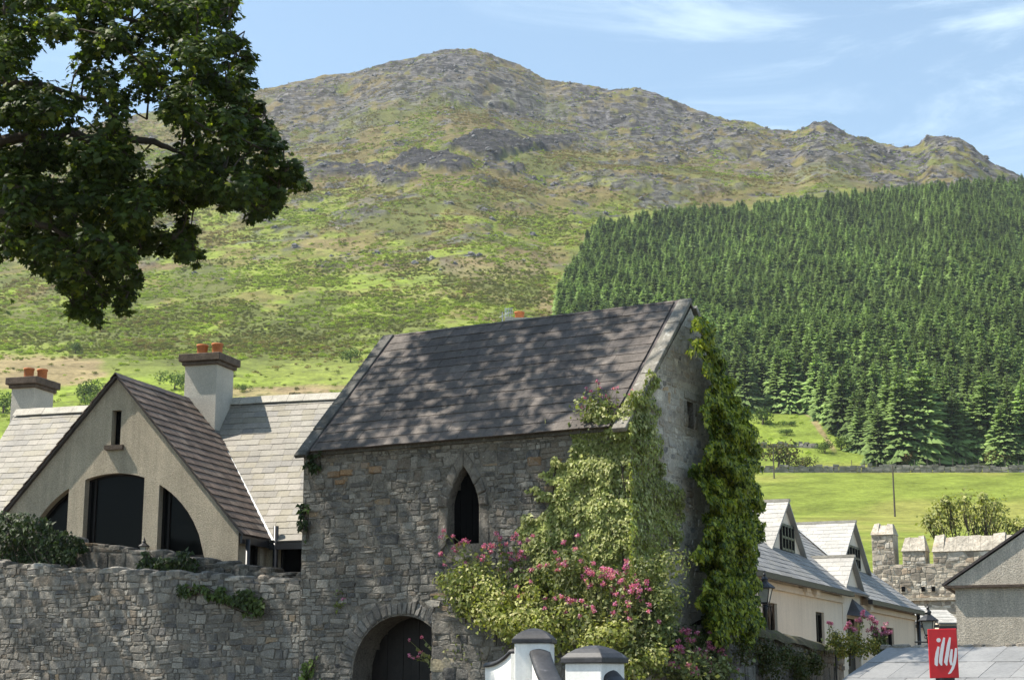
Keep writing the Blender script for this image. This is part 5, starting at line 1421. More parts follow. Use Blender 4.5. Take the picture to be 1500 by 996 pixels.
# ================================================================== MOSSY GARDEN WALL
mw = Fr((3.9, 29.9, 0), (math.sin(bw), math.cos(bw), 0), (-math.cos(bw), math.sin(bw), 0))
gwall, gcore = wall_thing('garden_wall', 'low mossy rubble garden wall running back from the gatehouse gable', mw, 0, 9.3, 2.58, 2.26, 0, .6, .2, 1.5, 431, .8, .03, limit=150, top=False)
rg = random.Random(8)
mb = MB()
ns = 26
rows = []
for i in range(ns + 1):
    s = -.05 + 9.45 * i / ns; zt = 2.58 - .32 * s / 9.3
    for k in range(7):
        a = math.pi * k / 6; mb.v.append(tuple(mw(s, .30 - .44 * math.cos(a) + rg.uniform(-.03, .03), zt - .06 + (.24 * math.sin(a)) + rg.uniform(-.03, .03)))); mb.c.append((1, 1, 1))
for i in range(ns):
    for k in range(6): mb.f.append((i * 7 + k, (i + 1) * 7 + k, (i + 1) * 7 + k + 1, i * 7 + k + 1))
mb.build('moss_coping', M['moss_earth'], gwall, None, True)

# ================================================================== LAMP POSTS
def lamp_post(px, py_b, Y, s, label, z0=0.0, bar=True):
    c = atY(px, py_b, Y)
    t = thing('street_lamp', (c[0], Y, z0), label, 'lamp')
    lantern_parts(t, c, s, rot=.35)
    mb = MB(); zb = z0
    mb.lathe((c[0], Y, zb), [(.13, 0), (.13, .25), (.09, .32), (.075, .9), (.05, 1.0), (.042, c[2] - zb - .16), (.06, c[2] - zb - .12), (.05, c[2] - zb - .02), (.03, c[2] - zb - .01)], 12); mb.build('post', M['black_iron'], t, None, True)
    mb = MB()
    for k in range(4):
        a = .35 + k * math.pi / 2; dx, dy = math.cos(a), math.sin(a)
        mb.tube([c + [dx * .03 * s, dy * .03 * s, -.10 * s], c + [dx * .13 * s, dy * .13 * s, -.05 * s], c + [dx * .11 * s, dy * .11 * s, .01]], .011 * s, 5)
    mb.build('cradle', M['black_iron'], t)
    if bar:
        mb = MB(); mb.tube([c + [-.36 * s, 0, -.13], c + [.30 * s, 0, -.13]], .016, 6); mb.build('ladder_bar', M['black_iron'], t)
lamp_post(1121, 884, 33.6, .86, 'black street lantern beside the dark ivy, in front of the cream house window', bar=False)
lamp_post(1361, 931, 36.0, .88, 'black street lantern on a post with a ladder bar behind the red sign')
# small black globe light on the garden wall
c = atY(1223, 930, 37.0); t = thing('globe_light', (c[0], 37.0, 0), 'small dark globe light on a thin stem among the wall-top flowers', 'lamp')
mb = MB(); mb.lathe(c - [0, 0, .09], [(.02, 0), (.07, .03), (.09, .09), (.07, .15), (.02, .18)], 12); mb.build('globe', M['black_paint'], t, None, True)
mb = MB(); mb.tube([(c[0], 37.0, 0), (c[0], 37.0, c[2] - .08)], .02, 6); mb.build('stem', M['black_iron'], t)

# ================================================================== RED SIGN
sY = 20.0
tl = atY(1360.5, 921, sY); tr = atY(1402, 920, sY - .05); br = atY(1405, 992, sY - .05); bl = atY(1362.5, 993, sY)
sg_ = thing('cafe_sign', (tl[0] + .17, sY, 0), 'red hanging sign board with white brush lettering on a dark post', 'sign')
ux = unit(tr - tl); uz = np.array([0, 0, 1.0]); un = np.cross(ux, uz)
sw = np.linalg.norm(tr - tl) * 1.02; shh = tl[2] - bl[2]
mb = MB(); mb.box(bl, ux * sw, -un * .04, (0, 0, shh)); bd = mb.build('board', M['sign_red'], sg_); b_ = bd.modifiers.new('b', 'BEVEL'); b_.width = .006; b_.segments = 2
def stroke(pts, wds):
    """flat brush stroke on the board; pts in (0..1 across, 0..1 up)"""
    P = [np.array([p[0] * sw, p[1] * shh]) for p in pts]; L = []; R = []
    for i in range(len(P)):
        d = P[min(i + 1, len(P) - 1)] - P[max(i - 1, 0)]; d /= np.linalg.norm(d); n = np.array([-d[1], d[0]])
        L.append(P[i] + n * wds[i] * sw / 2); R.append(P[i] - n * wds[i] * sw / 2)
    m_ = MB(); q = L + R[::-1]; m_.prism([bl + ux * p[0] + uz * p[1] + un * .0025 for p in q], un * .003)
    return m_
def dot_(c, r):
    m_ = MB(); m_.prism([bl + ux * (c[0] * sw + r * sw * math.cos(a)) + uz * (c[1] * shh + r * sw * math.sin(a)) + un * .0025 for a in [k * .5236 for k in range(12)]], un * .003); return m_
dot_((.36, .77), .075).build('letter', M['sign_white'], bd)
stroke([(.345, .64), (.29, .52), (.245, .38), (.235, .28), (.27, .25)], [.07, .11, .12, .11, .05]).build('letter', M['sign_white'], bd)
stroke([(.56, .82), (.50, .68), (.42, .46), (.385, .32), (.42, .255)], [.06, .11, .12, .12, .05]).build('letter', M['sign_white'], bd)
stroke([(.76, .82), (.70, .68), (.62, .46), (.565, .32), (.60, .255)], [.06, .11, .12, .12, .05]).build('letter', M['sign_white'], bd)
stroke([(.80, .58), (.76, .46), (.735, .34), (.76, .27), (.80, .27)], [.07, .10, .10, .09, .05]).build('letter', M['sign_white'], bd)
stroke([(.945, .60), (.91, .44), (.86, .30), (.79, .19), (.70, .11), (.63, .085)], [.07, .10, .10, .09, .07, .03]).build('letter', M['sign_white'], bd)
mb = MB(); mb.tube([bl + ux * sw * .45 - un * .02 - [0, 0, 3], bl + ux * sw * .45 - un * .02], .045, 10); mb.box(bl + ux * sw * .2 - un * .04 - [0, 0, .05], ux * sw * .65, un * .035, (0, 0, .05)); mb.build('post', M['black_iron'], sg_)

# ================================================================== GATE PILLARS
def pillar(px, py_top, Y, wdt, rot, label, cap_h, rim, ov):
    top = atY(px, py_top, Y); c = np.array([top[0], Y, 0]); zt = top[2]
    t = thing('gate_pillar', c, label, 'pillar')
    ca, sa = math.cos(rot), math.sin(rot); u = np.array([ca, sa, 0]); v = np.array([-sa, ca, 0]); h = wdt / 2
    mb = MB(); zs = zt - cap_h - rim
    mb.box(c - u * h - v * h, u * wdt, v * wdt, (0, 0, zs)); sh = mb.build('shaft', M['white_paint'], t); b_ = sh.modifiers.new('b', 'BEVEL'); b_.width = .012; b_.segments = 2
    ho = h + ov; mb = MB()
    mb.box(c - u * ho - v * ho + [0, 0, zs], u * 2 * ho, v * 2 * ho, (0, 0, rim))
    n = 6; prof = [(ho * .97, 0), (ho * .80, cap_h * .36), (ho * .56, cap_h * .70), (ho * .28, cap_h * .93), (ho * .10, cap_h)]
    vs = []
    for r, z in prof:
        for su, sv in ((-1, -1), (1, -1), (1, 1), (-1, 1)): vs.append(c + u * r * su + v * r * sv + [0, 0, zs + rim + z + .002])
    fs = []
    for i in range(len(prof) - 1):
        for k in range(4): fs.append((i * 4 + k, i * 4 + (k + 1) % 4, (i + 1) * 4 + (k + 1) % 4, (i + 1) * 4 + k))
    fs.append(tuple((len(prof) - 1) * 4 + k for k in range(4)))
    mb.add(vs, fs); cp = mb.build('cap', M['black_paint'], t); b_ = cp.modifiers.new('b', 'BEVEL'); b_.width = .008; b_.segments = 2
    return t, c, u, v, zs
def swept_wall(a, b, za, zb, label, thick=.20, sag=.25):
    """white wall with a heavy black rounded coping sweeping down from the pillar"""
    a = np.asarray(a, float); b = np.asarray(b, float); d = unit(b - a); nrm = np.array([-d[1], d[0], 0]); L = np.linalg.norm(b - a)
    t = thing('swept_wall', (a + b) / 2, label, 'wall')
    n = 12; zz = [zb + (za - zb) * (1 - i / n) ** 2.2 for i in range(n + 1)]
    mb = MB()
    for i in range(n):
        p = a + d * L * i / n; q = a + d * L * (i + 1) / n
        vs = [p - nrm * thick / 2, q - nrm * thick / 2, q + nrm * thick / 2, p + nrm * thick / 2]
        vs = vs + [vs[0] + [0, 0, zz[i]], vs[1] + [0, 0, zz[i + 1]], vs[2] + [0, 0, zz[i + 1]], vs[3] + [0, 0, zz[i]]]
        mb.add(vs, [(0, 1, 5, 4), (2, 3, 7, 6), (4, 5, 6, 7)] + ([(3, 0, 4, 7)] if i == 0 else []) + ([(1, 2, 6, 5)] if i == n - 1 else []))
    mb.build('wall', M['white_paint'], t)
    mb = MB(); K = 8
    for i in range(n + 1):
        p = a + d * L * i / n
        for k in range(K + 1):
            an = math.pi * (k / K); hw = thick / 2 + .035
            mb.v.append(tuple(p + nrm * hw * math.cos(an) + np.array([0, 0, zz[i] - .02 +   .07 * math.sin(an) ** .55]))); mb.c.append((1, 1, 1))
    for i in range(n):
        for k in range(K): mb.f.append((i * (K + 1) + k, (i + 1) * (K + 1) + k, (i + 1) * (K + 1) + k + 1, i * (K + 1) + k + 1))
        mb.f.append((i * (K + 1), i * (K + 1) + K, (i + 1) * (K + 1) + K, (i + 1) * (K + 1)))
    mb.f.append(tuple(range(K + 1))); mb.f.append(tuple(n * (K + 1) + k for k in range(K, -1, -1)))
    mb.build('coping', M['black_paint'], t, None, True)
    return t
t1, c1_, u1, v1, zs1 = pillar(783, 920, 20.8, .44, -.16, 'white gate pillar with a plain black domed cap', .13, .055, .03)
t2, c2_, u2, v2, zs2 = pillar(871, 945, 18.2, .47, -.62, 'white gate pillar with a grey-streaked black cap and wider rim', .13, .06, .035)
aa = c1_ + u1 * .10 - v1 * .22; 
swept_wall(aa, np.array([c2_[0] - .27, c2_[1] + .30, 0]), zs1 - .12, 1.46, 'low white wall with black swept coping between the two gate pillars')
bb = c2_ + u2 * .22 + v2 * (-.05)
swept_wall(bb, bb + np.array([.85, -1.1, 0]), zs2 - .12, 1.2, 'white wall with grey swept coping leading away from the grey-capped pillar')
cc = c1_ - u1 * .20 + v1 * .1
swept_wall(cc + np.array([-.02, .14, 0]), cc + np.array([-.36, 1.1, 0]), zs1 - .10, zs1 - .26, 'short white wall with black coping behind the plain-capped pillar')

# ================================================================== IVY AND FLOWERS
def wall_leaves(n, poly, planes, thick, size, colf, rng, seed=0, T=IVY_T, Fc=IVY_F, bulge=None, wild=.45):
    """leaves on a wall: outline given as seen on the wall"""
    xs = [p[0] for p in poly]; ys = [p[1] for p in poly]
    px = rng.uniform(min(xs), max(xs), n * 4); py = rng.uniform(min(ys), max(ys), n * 4)
    wobx = (vn(px / 14, py / 14, seed) - .5) * 26; woby = (vn(px / 14, py / 14, seed + 5) - .5) * 26
    k = in_poly(px + wobx, py + woby, poly); px = px[k][:n]; py = py[k][:n]
    P = np.zeros((len(px), 3)); Nn = np.zeros((len(px), 3))
    d = np.stack([(px - 750) / F, CT - (498 - py) / F * ST, ST + (498 - py) / F * CT], -1)
    lump = fbm(px / 34, py / 30, seed + 9, 3)
    th = thick * (0.12 + 0.88 * rng.random(len(px)) ** .7) * (0.35 + 1.3 * sst(.3, .7, lump))
    if bulge is not None: th = th + bulge(px, py)
    for (o, nr, cond) in planes:
        t = (np.dot(np.asarray(o) - O3, nr) + th) / (d @ nr)
        ok = cond(px, py); P[ok] = (O3 + d * t[:, None])[ok]; Nn[ok] = nr
    col = colf(px, py, lump, th / thick, rng)
    return leaves(P, Nn + np.array([0, 0, .35]), size * (.6 + .8 * rng.random(len(px))), col, T, Fc, 1.0, wild, rng), P
rng = np.random.default_rng(77)
front = (g(0, 0, 0), -gn_, lambda x, y: x < 922 + (y - 600) * .0)
side = (g(0, 0, 0), gr, lambda x, y: x >= 922)
VAR = [(.26, .295, .085), (.35, .37, .135), (.48, .48, .23), (.18, .22, .065), (.31, .335, .10)]
def varcol(px, py, lump, th, rng):
    c = palette(len(px), VAR, [.28, .26, .16, .14, .16], .15, rng)
    return c
FI = [(846, 622), (862, 606), (905, 600), (948, 556), (962, 540), (958, 590), (968, 640), (985, 700), (990, 715), (1003, 715), (1000, 770), (985, 800), (980, 860), (985, 990), (800, 900), (760, 800), (752, 785), (770, 765), (800, 752), (805, 738), (778, 732), (772, 724), (800, 722), (812, 712), (800, 700), (780, 694), (800, 686), (838, 672), (835, 650)]
FI2 = [(925, 600), (955, 548), (965, 535), (966, 548), (950, 580), (945, 640), (925, 660)]
pa, _ = wall_leaves(27000, FI, [front, side], .12, .060, varcol, rng, 3, wild=.32)
pc, _ = wall_leaves(900, FI2, [front, side], .10, .065, varcol, rng, 4)
ivy1 = thing('variegated_ivy', g(.8, -.1, 0), 'pale variegated ivy covering the near corner of the stone gatehouse', 'ivy')
leaf_obj('leaves', [pa, pc], M['ivy'], ivy1, None, 'stuff')
mb = MB(); rg = random.Random(12)
for k in range(9):
    s = rg.uniform(.1, 1.6); pts = [g(s, -.05, 0.2)]
    for q in range(7): s += rg.uniform(-.16, .16); s = min(max(s, .05), 2.0); pts.append(g(s, -.05, .8 + q * .75))
    mb.tube(pts, [.035, .03, .028, .025, .02, .018, .014, .01], 5)
mb.build('stems', M['bark'], ivy1)

DI = [(1003, 480), (1008, 468), (1024, 462), (1040, 478), (1050, 505), (1064, 512), (1066, 545), (1078, 556), (1082, 590), (1098, 600), (1100, 625), (1112, 640), (1108, 690), (1118, 712), (1114, 760), (1120, 800), (1112, 850), (1118, 900), (1110, 945), (1060, 955), (1036, 935), (1022, 890), (1034, 850), (1018, 806), (1036, 770), (1034, 720), (1012, 690), (1014, 676), (1038, 672), (1036, 630), (1022, 596), (1034, 560), (1024, 520), (1012, 505), (1026, 492)]
DIV = [(.070, .108, .016), (.095, .140, .020), (.135, .180, .028), (.042, .068, .012)]
def darkcol(px, py, lump, th, rng):
    c = palette(len(px), DIV, [.3, .35, .15, .2], .18, rng)
    young_lit = sst(.55, 1.05, th + .35 * (px - 1000) / 110 * (rng.random(len(px)) - .1)) * (rng.random(len(px)) < .55)  # young tips, yellower outward and rightward to paint the lit edge into colour
    return lerp(c, np.array([.38, .41, .05]) + 0 * c, young_lit * .75)
pa, _ = wall_leaves(21000, DI, [(g(0, 0, 0), gr, lambda x, y: x > 0)], .36, .084, darkcol, rng, 13, bulge=lambda x, y: .10 + .25 * sst(0, 30, x - 1030) * sst(480, 620, y))
ivy2 = thing('climbing_ivy', g(-.2, 4.6, 0), 'thick dark glossy ivy climbing the far side of the gatehouse gable', 'ivy')
leaf_obj('leaves', [pa], M['ivy'], ivy2, None, 'stuff')
mb = MB(); rg = random.Random(14)
for k in range(10):
    tt = rg.uniform(3.7, 5.3); pts = [g(-.06, tt, 0)]
    for q in range(7): tt = min(max(tt + rg.uniform(-.2, .12), 3.2), 5.4); pts.append(g(-.06, tt, .8 + q * .75))
    mb.tube(pts, [.05, .045, .04, .035, .03, .022, .016, .01], 5)
mb.build('stems', M['bark'], ivy2)
# ivy hanging over the terrace and boundary walls
tw = Fr(g.o, g.u, g.n)
GI = [(.032, .052, .016), (.045, .068, .020), (.06, .09, .026), (.026, .04, .013)]
def grcol(px, py, lump, th, rng): return palette(len(px), GI, None, .2, rng)
def hang(name, poly, t, n, thick, label, sd, cols=GI, size=.085):
    tl_, P = wall_leaves(n, poly, [(tw(0, t, 0), -g.n, lambda x, y: x > -1e9)], thick, size, lambda px, py, l, th, r: palette(len(px), cols, None, .2, r), np.random.default_rng(sd), sd)
    th = thing('ivy_mat', [P[:, 0].mean(), P[:, 1].mean(), P[:, 2].min()], label, 'ivy')
    leaf_obj('leaves', [tl_], M['ivy'], th, None, 'stuff')
    st = MB(); lo = P[np.argsort(P[:, 2])[:8]]; hi = P[np.argsort(-P[:, 2])[:8]]
    for a, b in zip(lo, hi): st.tube([a + g.n * .04, (a + b) / 2 + g.n * .03, b + g.n * .04], .01, 4)
    st.build('stems', M['bark'], th)
hang('i', [(-10, 750), (40, 755), (80, 770), (118, 785), (128, 800), (115, 818), (100, 832), (40, 836), (-10, 826)], .72, 2600, .30, 'dark ivy hedge draped over the highest part of the terrace wall', 21)
hang('i', [(200, 808), (240, 806), (290, 818), (285, 845), (260, 852), (205, 850)], .72, 1000, .20, 'square mat of dark ivy hanging over the middle of the terrace wall', 22)
hang('i', [(258, 856), (300, 858), (345, 862), (385, 875), (388, 895), (370, 900), (330, 880), (290, 876), (262, 872)], .0, 750, .14, 'low strip of green ivy trailing along the boundary wall top', 23, [(.06, .09, .022), (.085, .12, .03), (.045, .07, .018)])
hang('i', [(441, 740), (450, 735), (452, 792), (443, 800), (436, 770)], -.02, 90, .12, 'small ivy sprays on the far left edge of the gatehouse', 24)
hang('i', [(445, 655), (470, 655), (466, 675), (448, 690)], -.03, 110, .10, 'little tuft of ivy under the left eave of the slate roof', 25)
hang('i', [(440, 968), (470, 960), (466, 996), (438, 998)], -.03, 120, .12, 'small fern-like green weed at the foot of the gatehouse wall', 26, [(.12, .17, .04), (.09, .13, .03)], .07)
# ledge that carries the hanging garden beside the doorway
lf = Fr(g.o, g.u, g.n)
lt, lcore = wall_thing('planted_ledge', 'rubble buttress beside the doorway carrying the flowering mound', lf, 0.10, 3.46, 2.45, 2.75, -.85, -.05, .15, 1.8, 441, .8, .014, .006, limit=90, top=False)
ps = []; rg = random.Random(31)
ps += rubble(lcore, [(-.84, 0), (-.06, 0), (-.06, 2.7), (-.84, 2.7)], lambda t, z: lf(3.46, t, z), g.u, .20, 1.6, 442, (), .008, .016, gain=.8)
ps.append(wedge((-.84, 1.78), (-.10, 1.78), (-.10, 2.05), (-.84, 2.05), g.u, lambda t, z: lf(3.46, t, z), .03, (.36, .31, .21), lcore, 5))
ps.append(wedge((3.46, 1.78), (2.95, 1.78), (2.95, 2.05), (3.46, 2.05), -gn_, lambda u, z: lf(u, -.85, z), .03, (.36, .31, .21), lcore, 5))
emit(ps, 'stone', M['rubble'], 30, 'small_stones')

# mound: variegated bushes and red valerian
rng = np.random.default_rng(99)
def mound_pt(px, py, t): return pl(px, py, g(0, t, 0), gn_)
YV = [(.36, .36, .11), (.30, .32, .08), (.44, .42, .19), (.22, .25, .065), (.27, .29, .07)]
GV2 = [(.14, .17, .055), (.19, .21, .07), (.10, .13, .045), (.22, .23, .085)]
def clump(px, py, rpx, t, cols, n, rng, size=.06, flat=.8):
    c = mound_pt(px, py, t); R = rpx / (F / 28.0)
    v, p = ball(n, rng, .55)
    p = c + p * R * np.array([1, 1, flat]) * (1 + .25 * rng.normal(size=(n, 1)))
    return leaves(p, v + [0, -.3, .4], size * (.6 + .8 * rng.random(n)), palette(n, cols, None, .15, rng), IVY_T, IVY_F, .8, .5, rng)
parts = []
for px, py, r in ((655, 850, 20), (672, 862, 30), (690, 880, 30), (716, 900, 30), (742, 912, 32), (770, 905, 34), (765, 930, 24), (800, 915, 30), (820, 940, 26), (690, 840, 24), (715, 860, 26), (735, 880, 26), (778, 868, 20), (840, 900, 24), (860, 915, 24), (880, 935, 30), (905, 925, 26), (932, 945, 28), (950, 930, 22), (960, 960, 24), (868, 948, 20), (850, 975, 20), (925, 975, 26)):
    parts.append(clump(px, py, r, -1.0 + .25 * rng.normal() * .5, YV, int(r * r * .55), rng))
yb = thing('variegated_shrub', mound_pt(800, 950, -.8) * [1, 1, 0] + [0, 0, 2.3], 'cream-edged yellow green shrub spilling over the planted ledge', 'shrub')
leaf_obj('leaves', parts, M['ivy'], yb, None, 'stuff')
mb = MB()
for px in (680, 720, 770, 830, 890, 940):
    mb.tube([mound_pt(px, 985, -.5), mound_pt(px + 5, 930, -.8), mound_pt(px, 890, -.9)], [.03, .02, .01], 5)
mb.build('stems', M['bark'], yb)
parts = []
for k in range(40):
    px = rng.uniform(680, 985); py = rng.uniform(822, 985)
    if py < 822 + max(0, (720 - px)) * .5: continue
    parts.append(clump(px, py, rng.uniform(20, 32), -.60, GV2, 330, rng, .055))
gb_ = thing('green_undergrowth', g(1.5, -.5, 2.4), 'tangled green undergrowth filling the flowering mound beside the ivy', 'plant')
leaf_obj('leaves', parts, M['ivy'], gb_, None, 'stuff')

PINK = [(.58, .15, .37), (.66, .25, .47), (.50, .10, .29), (.72, .37, .55)]
VALG = [(.19, .215, .085), (.15, .18, .07), (.24, .25, .11)]
def valerian(base, heads, label, rng, spread=.2, green=60, hs=.055, group=None):
    """red valerian: stems rise from the base to each flower head"""
    base = np.asarray(base, float)
    t = thing('valerian_plant', base, label, 'flowering plant', group)
    st = MB(); lp = []; fl = []
    for hd in heads:
        hd = np.asarray(hd, float); b = base + rng.normal(size=3) * [spread, spread * .5, 0]
        mid = (b + hd) / 2 + rng.normal(size=3) * .05
        st.tube([b, mid, hd], [.008, .006, .004], 4, (.16, .17, .07))
        m = 10; f = (rng.random(m) * .9)[:, None]; P = np.where(f < .5, b + (mid - b) * f * 2, mid + (hd - mid) * (f - .5) * 2)
        lp.append(leaves(P, rng.normal(size=(m, 3)) + [0, -.3, .6], .085 * (.6 + .7 * rng.random(m)), palette(m, VALG, None, .2, rng), SIM_T, SIM_F, .1, .6, rng))
        n = int(34 * (hs / .055)); v, p = ball(n, rng, .3); R = hs * rng.uniform(.6, 1.15)
        p = hd + p * R * [1, 1, .8]
        fl.append(leaves(p, v, .034 * (.6 + .7 * rng.random(n)), palette(n, PINK, None, .15, rng), SIM_T, SIM_F, -.2, .5, rng))
    n = green
    if n:
        P = base + rng.normal(size=(n, 3)) * [spread * 1.3, spread * .8, .12] + [0, 0, .14]
        lp.append(leaves(P, rng.normal(size=(n, 3)) + [0, -.4, .7], .10 * (.5 + .7 * rng.random(n)), palette(n, VALG, None, .2, rng), SIM_T, SIM_F, .2, .6, rng))
    st.build('stems', M['ivy'], t); leaf_obj('leaves', lp, M['ivy'], t); leaf_obj('flowers', fl, M['petal'], t, None, 'stuff')
    return t
def vplant(px, py, t, heads_px, label, spread=.18, green=120, hs=.055, nper=3, jit=9):
    b = mound_pt(px, py, t); hd = []
    for hx, hy in heads_px:
        for k in range(nper): hd.append(mound_pt(hx + rng.normal() * jit, hy + rng.normal() * jit * .7, t + rng.normal() * .08))
    return valerian(b, hd, label, rng, spread, green, hs)
vplant(700, 850, -.6, [(672, 790), (690, 800), (662, 782), (655, 812), (700, 815), (718, 797)], 'red valerian with pink heads just below the pointed window', hs=.05)
vplant(740, 860, -.55, [(722, 798), (735, 800), (730, 790), (745, 815), (760, 800)], 'red valerian tuft right of the pointed window sill', hs=.06)
vplant(775, 865, -.55, [(760, 790), (770, 812), (765, 825), (748, 830), (785, 828)], 'red valerian in front of the variegated ivy edge', hs=.055)
vplant(830, 900, -.8, [(820, 815), (832, 822), (842, 800), (858, 830), (805, 835)], 'red valerian rising at the foot of the variegated ivy', hs=.05)
vplant(885, 915, -.85, [(880, 832), (890, 838), (876, 845), (862, 842), (895, 850)], 'densest pink valerian clump in the middle of the mound', hs=.07, nper=4)
vplant(930, 915, -.85, [(915, 832), (925, 850), (935, 855), (905, 862), (920, 868), (940, 870)], 'pink valerian right of the densest clump, below the corner ivy', hs=.065, nper=4)
vplant(790, 930, -1.05, [(770, 870), (790, 885), (760, 855), (815, 870)], 'scattered small valerian heads above the plain-capped pillar', hs=.04, nper=2)
vplant(850, 945, -1.05, [(830, 870), (852, 880), (865, 890), (838, 895)], 'salmon-pink valerian heads above the gap between the pillars', hs=.045, nper=3)
vplant(930, 955, -1.0, [(915, 880), (925, 893), (935, 880), (945, 895), (905, 905), (950, 905)], 'valerian heads behind the grey-capped pillar', hs=.05, nper=2)
vplant(700, 900, -1.05, [(665, 825), (690, 850), (680, 870), (720, 875)], 'few small valerian heads on the left spill of the mound', hs=.035, nper=2)
for bx, by, tt, hp, lb in ((1010, 985, -.2, [(1000, 925), (1010, 940), (1020, 930), (1025, 950), (1005, 955), (1035, 945), (1015, 965)], 'bright pink valerian at the foot of the gable wall'),
                           (1050, 990, -.2, [(1040, 960), (1055, 965), (1062, 950), (1035, 975), (1070, 978), (1048, 980)], 'low pink valerian below the dark ivy'),
                           (1000, 990, -.5, [(990, 950), (985, 970), (1005, 980), (1018, 985)], 'pink valerian at the right end of the planted ledge')):
    b = pl(bx, by, g(-.45 + tt, 0, 0), gr) ; hd = []
    for hx, hy in hp:
        for k in range(4): hd.append(pl(hx + rng.normal() * 7, hy + rng.normal() * 5, g(-.45 + tt, 0, 0), gr))
    valerian(b, hd, lb, rng, .22, 160, .06)
# greenery at the gable foot
parts = []
for k in range(30):
    px = rng.uniform(985, 1085); py = rng.uniform(930, 1010)
    c = pl(px, py, g(-.35, 0, 0), gr); v, p = ball(220, rng, .4); p = c + p * [.28, .28, .24]
    parts.append(leaves(p, v + [0, 0, .4], .06 * (.5 + .9 * rng.random(220)), palette(220, [(.07, .095, .03), (.10, .125, .04), (.05, .07, .022)], None, .2, rng), SIM_T, SIM_F, .4, .6, rng))
gf = thing('gable_foot_weeds', pl(1030, 990, g(-.35, 0, 0), gr) * [1, 1, 0] + [0, 0, 1.2], 'tangle of green weeds along the foot of the gable wall', 'plant')
leaf_obj('leaves', parts, M['ivy'], gf, None, 'stuff')
mb = MB()
for k in range(6):
    p = pl(1000 + 16 * k, 1000, g(-.35, 0, 0), gr); mb.tube([p * [1, 1, 0], p, p + [.05, 0, .4]], [.03, .02, .01], 5)
mb.build('stems', M['bark'], gf)
# valerian rooted on the roof verge
b = g(.55, .05, GE + .05); hd = [pl(x + rng.normal() * 5, y + rng.normal() * 4, g(.5, .2, 0), gn_) for x, y in ((858, 570), (865, 590), (880, 575), (900, 565), (916, 582), (862, 600), (850, 595), (890, 585), (905, 595), (925, 575), (875, 560)) for k in range(2)]
valerian(b, hd, 'valerian bush rooted at the slate eave near the gable coping', rng, .22, 260, .030)
parts = [(lambda v, p: leaves(g(.62, -.02, GE + .28) + p * [.42, .32, .34], v + [0, -.2, .5], .06 * (.5 + .8 * rng.random(500)), palette(500, [(.12, .15, .05), (.17, .18, .07), (.09, .12, .04)], None, .2, rng), SIM_T, SIM_F, .1, .7, rng))(*ball(500, rng, .3))]
eb = thing('eave_bush', g(.62, -.02, GE - .02), 'loose green bush sprouting from the eave above the variegated ivy', 'plant'); leaf_obj('leaves', parts, M['ivy'], eb); 
mb = MB(); mb.tube([g(.62, -.02, GE - .05), g(.60, -.05, GE + .3)], [.02, .01], 5); mb.build('stem', M['bark'], eb)
# sprigs in the doorway and on the wall
b = g(3.63, -.12, 1.85); hd = [pl(x, y, g(0, -.25, 0), gn_) for x, y in ((599, 937), (618, 933), (600, 960), (612, 962), (616, 955), (606, 964))]
valerian(b, hd, 'single valerian spray reaching across the dark doorway', rng, .06, 40, .04)
b = g(6.05, -.04, 3.0); valerian(b, [pl(503, 877, g(0, -.10, 0), gn_)], 'tiny valerian growing from the wall left of the doorway arch', rng, .03, 14, .035)
# yellow shrub and tall valerian on the end of the garden wall
parts = []
for px, py, r in ((1225, 935, 14), (1240, 942, 16), (1255, 940, 14), (1262, 952, 14), (1232, 952, 12), (1278, 945, 12)):
    c = atY(px, py, 35.8); v, p = ball(260, rng, .4); parts.append(leaves(c + p * (r / 66.), v + [0, 0, .4], .055 * (.6 + .8 * rng.random(260)), palette(260, [(.36, .30, .06), (.25, .25, .06), (.15, .18, .05)], None, .15, rng), SIM_T, SIM_F, .3, .5, rng))
ys_ = thing('yellow_shrub', atY(1245, 962, 35.8), 'yellow green shrub on the end of the mossy garden wall', 'shrub'); leaf_obj('leaves', parts, M['ivy'], ys_)
mb = MB(); mb.tube([atY(1245, 975, 35.8), atY(1246, 945, 35.8)], [.03, .01], 5); mb.build('stem', M['bark'], ys_)
for bx, hp, lb in ((1250, [(1245, 912), (1250, 918), (1262, 898), (1258, 908), (1240, 915)], 'tall pink valerian above the yellow shrub'), (1288, [(1278, 905), (1282, 912), (1285, 920), (1295, 918), (1290, 928), (1297, 930), (1284, 930), (1276, 918), (1300, 925)], 'tall pink valerian spike beside the cream house far window'), (1220, [(1217, 912)], 'lone pale pink flower stem by the globe light')):
    valerian(atY(bx, 958, 36.2), [atY(x + rng.normal() * 2, y + rng.normal() * 2, 36.2) for x, y in hp for k in range(3)], lb, rng, .12, 50, .07)
parts = []
for k in range(46):
    s = rng.uniform(0.0, 6.4); c = mw(s, -.10 + rng.normal() * .08, 2.35 - .034 * s - abs(rng.normal()) * .32); v, p = ball(150, rng, .4)
    parts.append(leaves(c + p * [.22, .22, .2], v + [0, 0, .4], .06 * (.5 + .8 * rng.random(150)), palette(150, [(.055, .07, .02), (.08, .10, .03), (.10, .085, .035)], None, .2, rng), SIM_T, SIM_F, .6, .5, rng))
gm = thing('wall_creeper', mw(3, -.2, 1.2), 'dark creeper hanging over the mossy garden wall', 'ivy'); leaf_obj('leaves', parts, M['ivy'], gm, None, 'stuff')

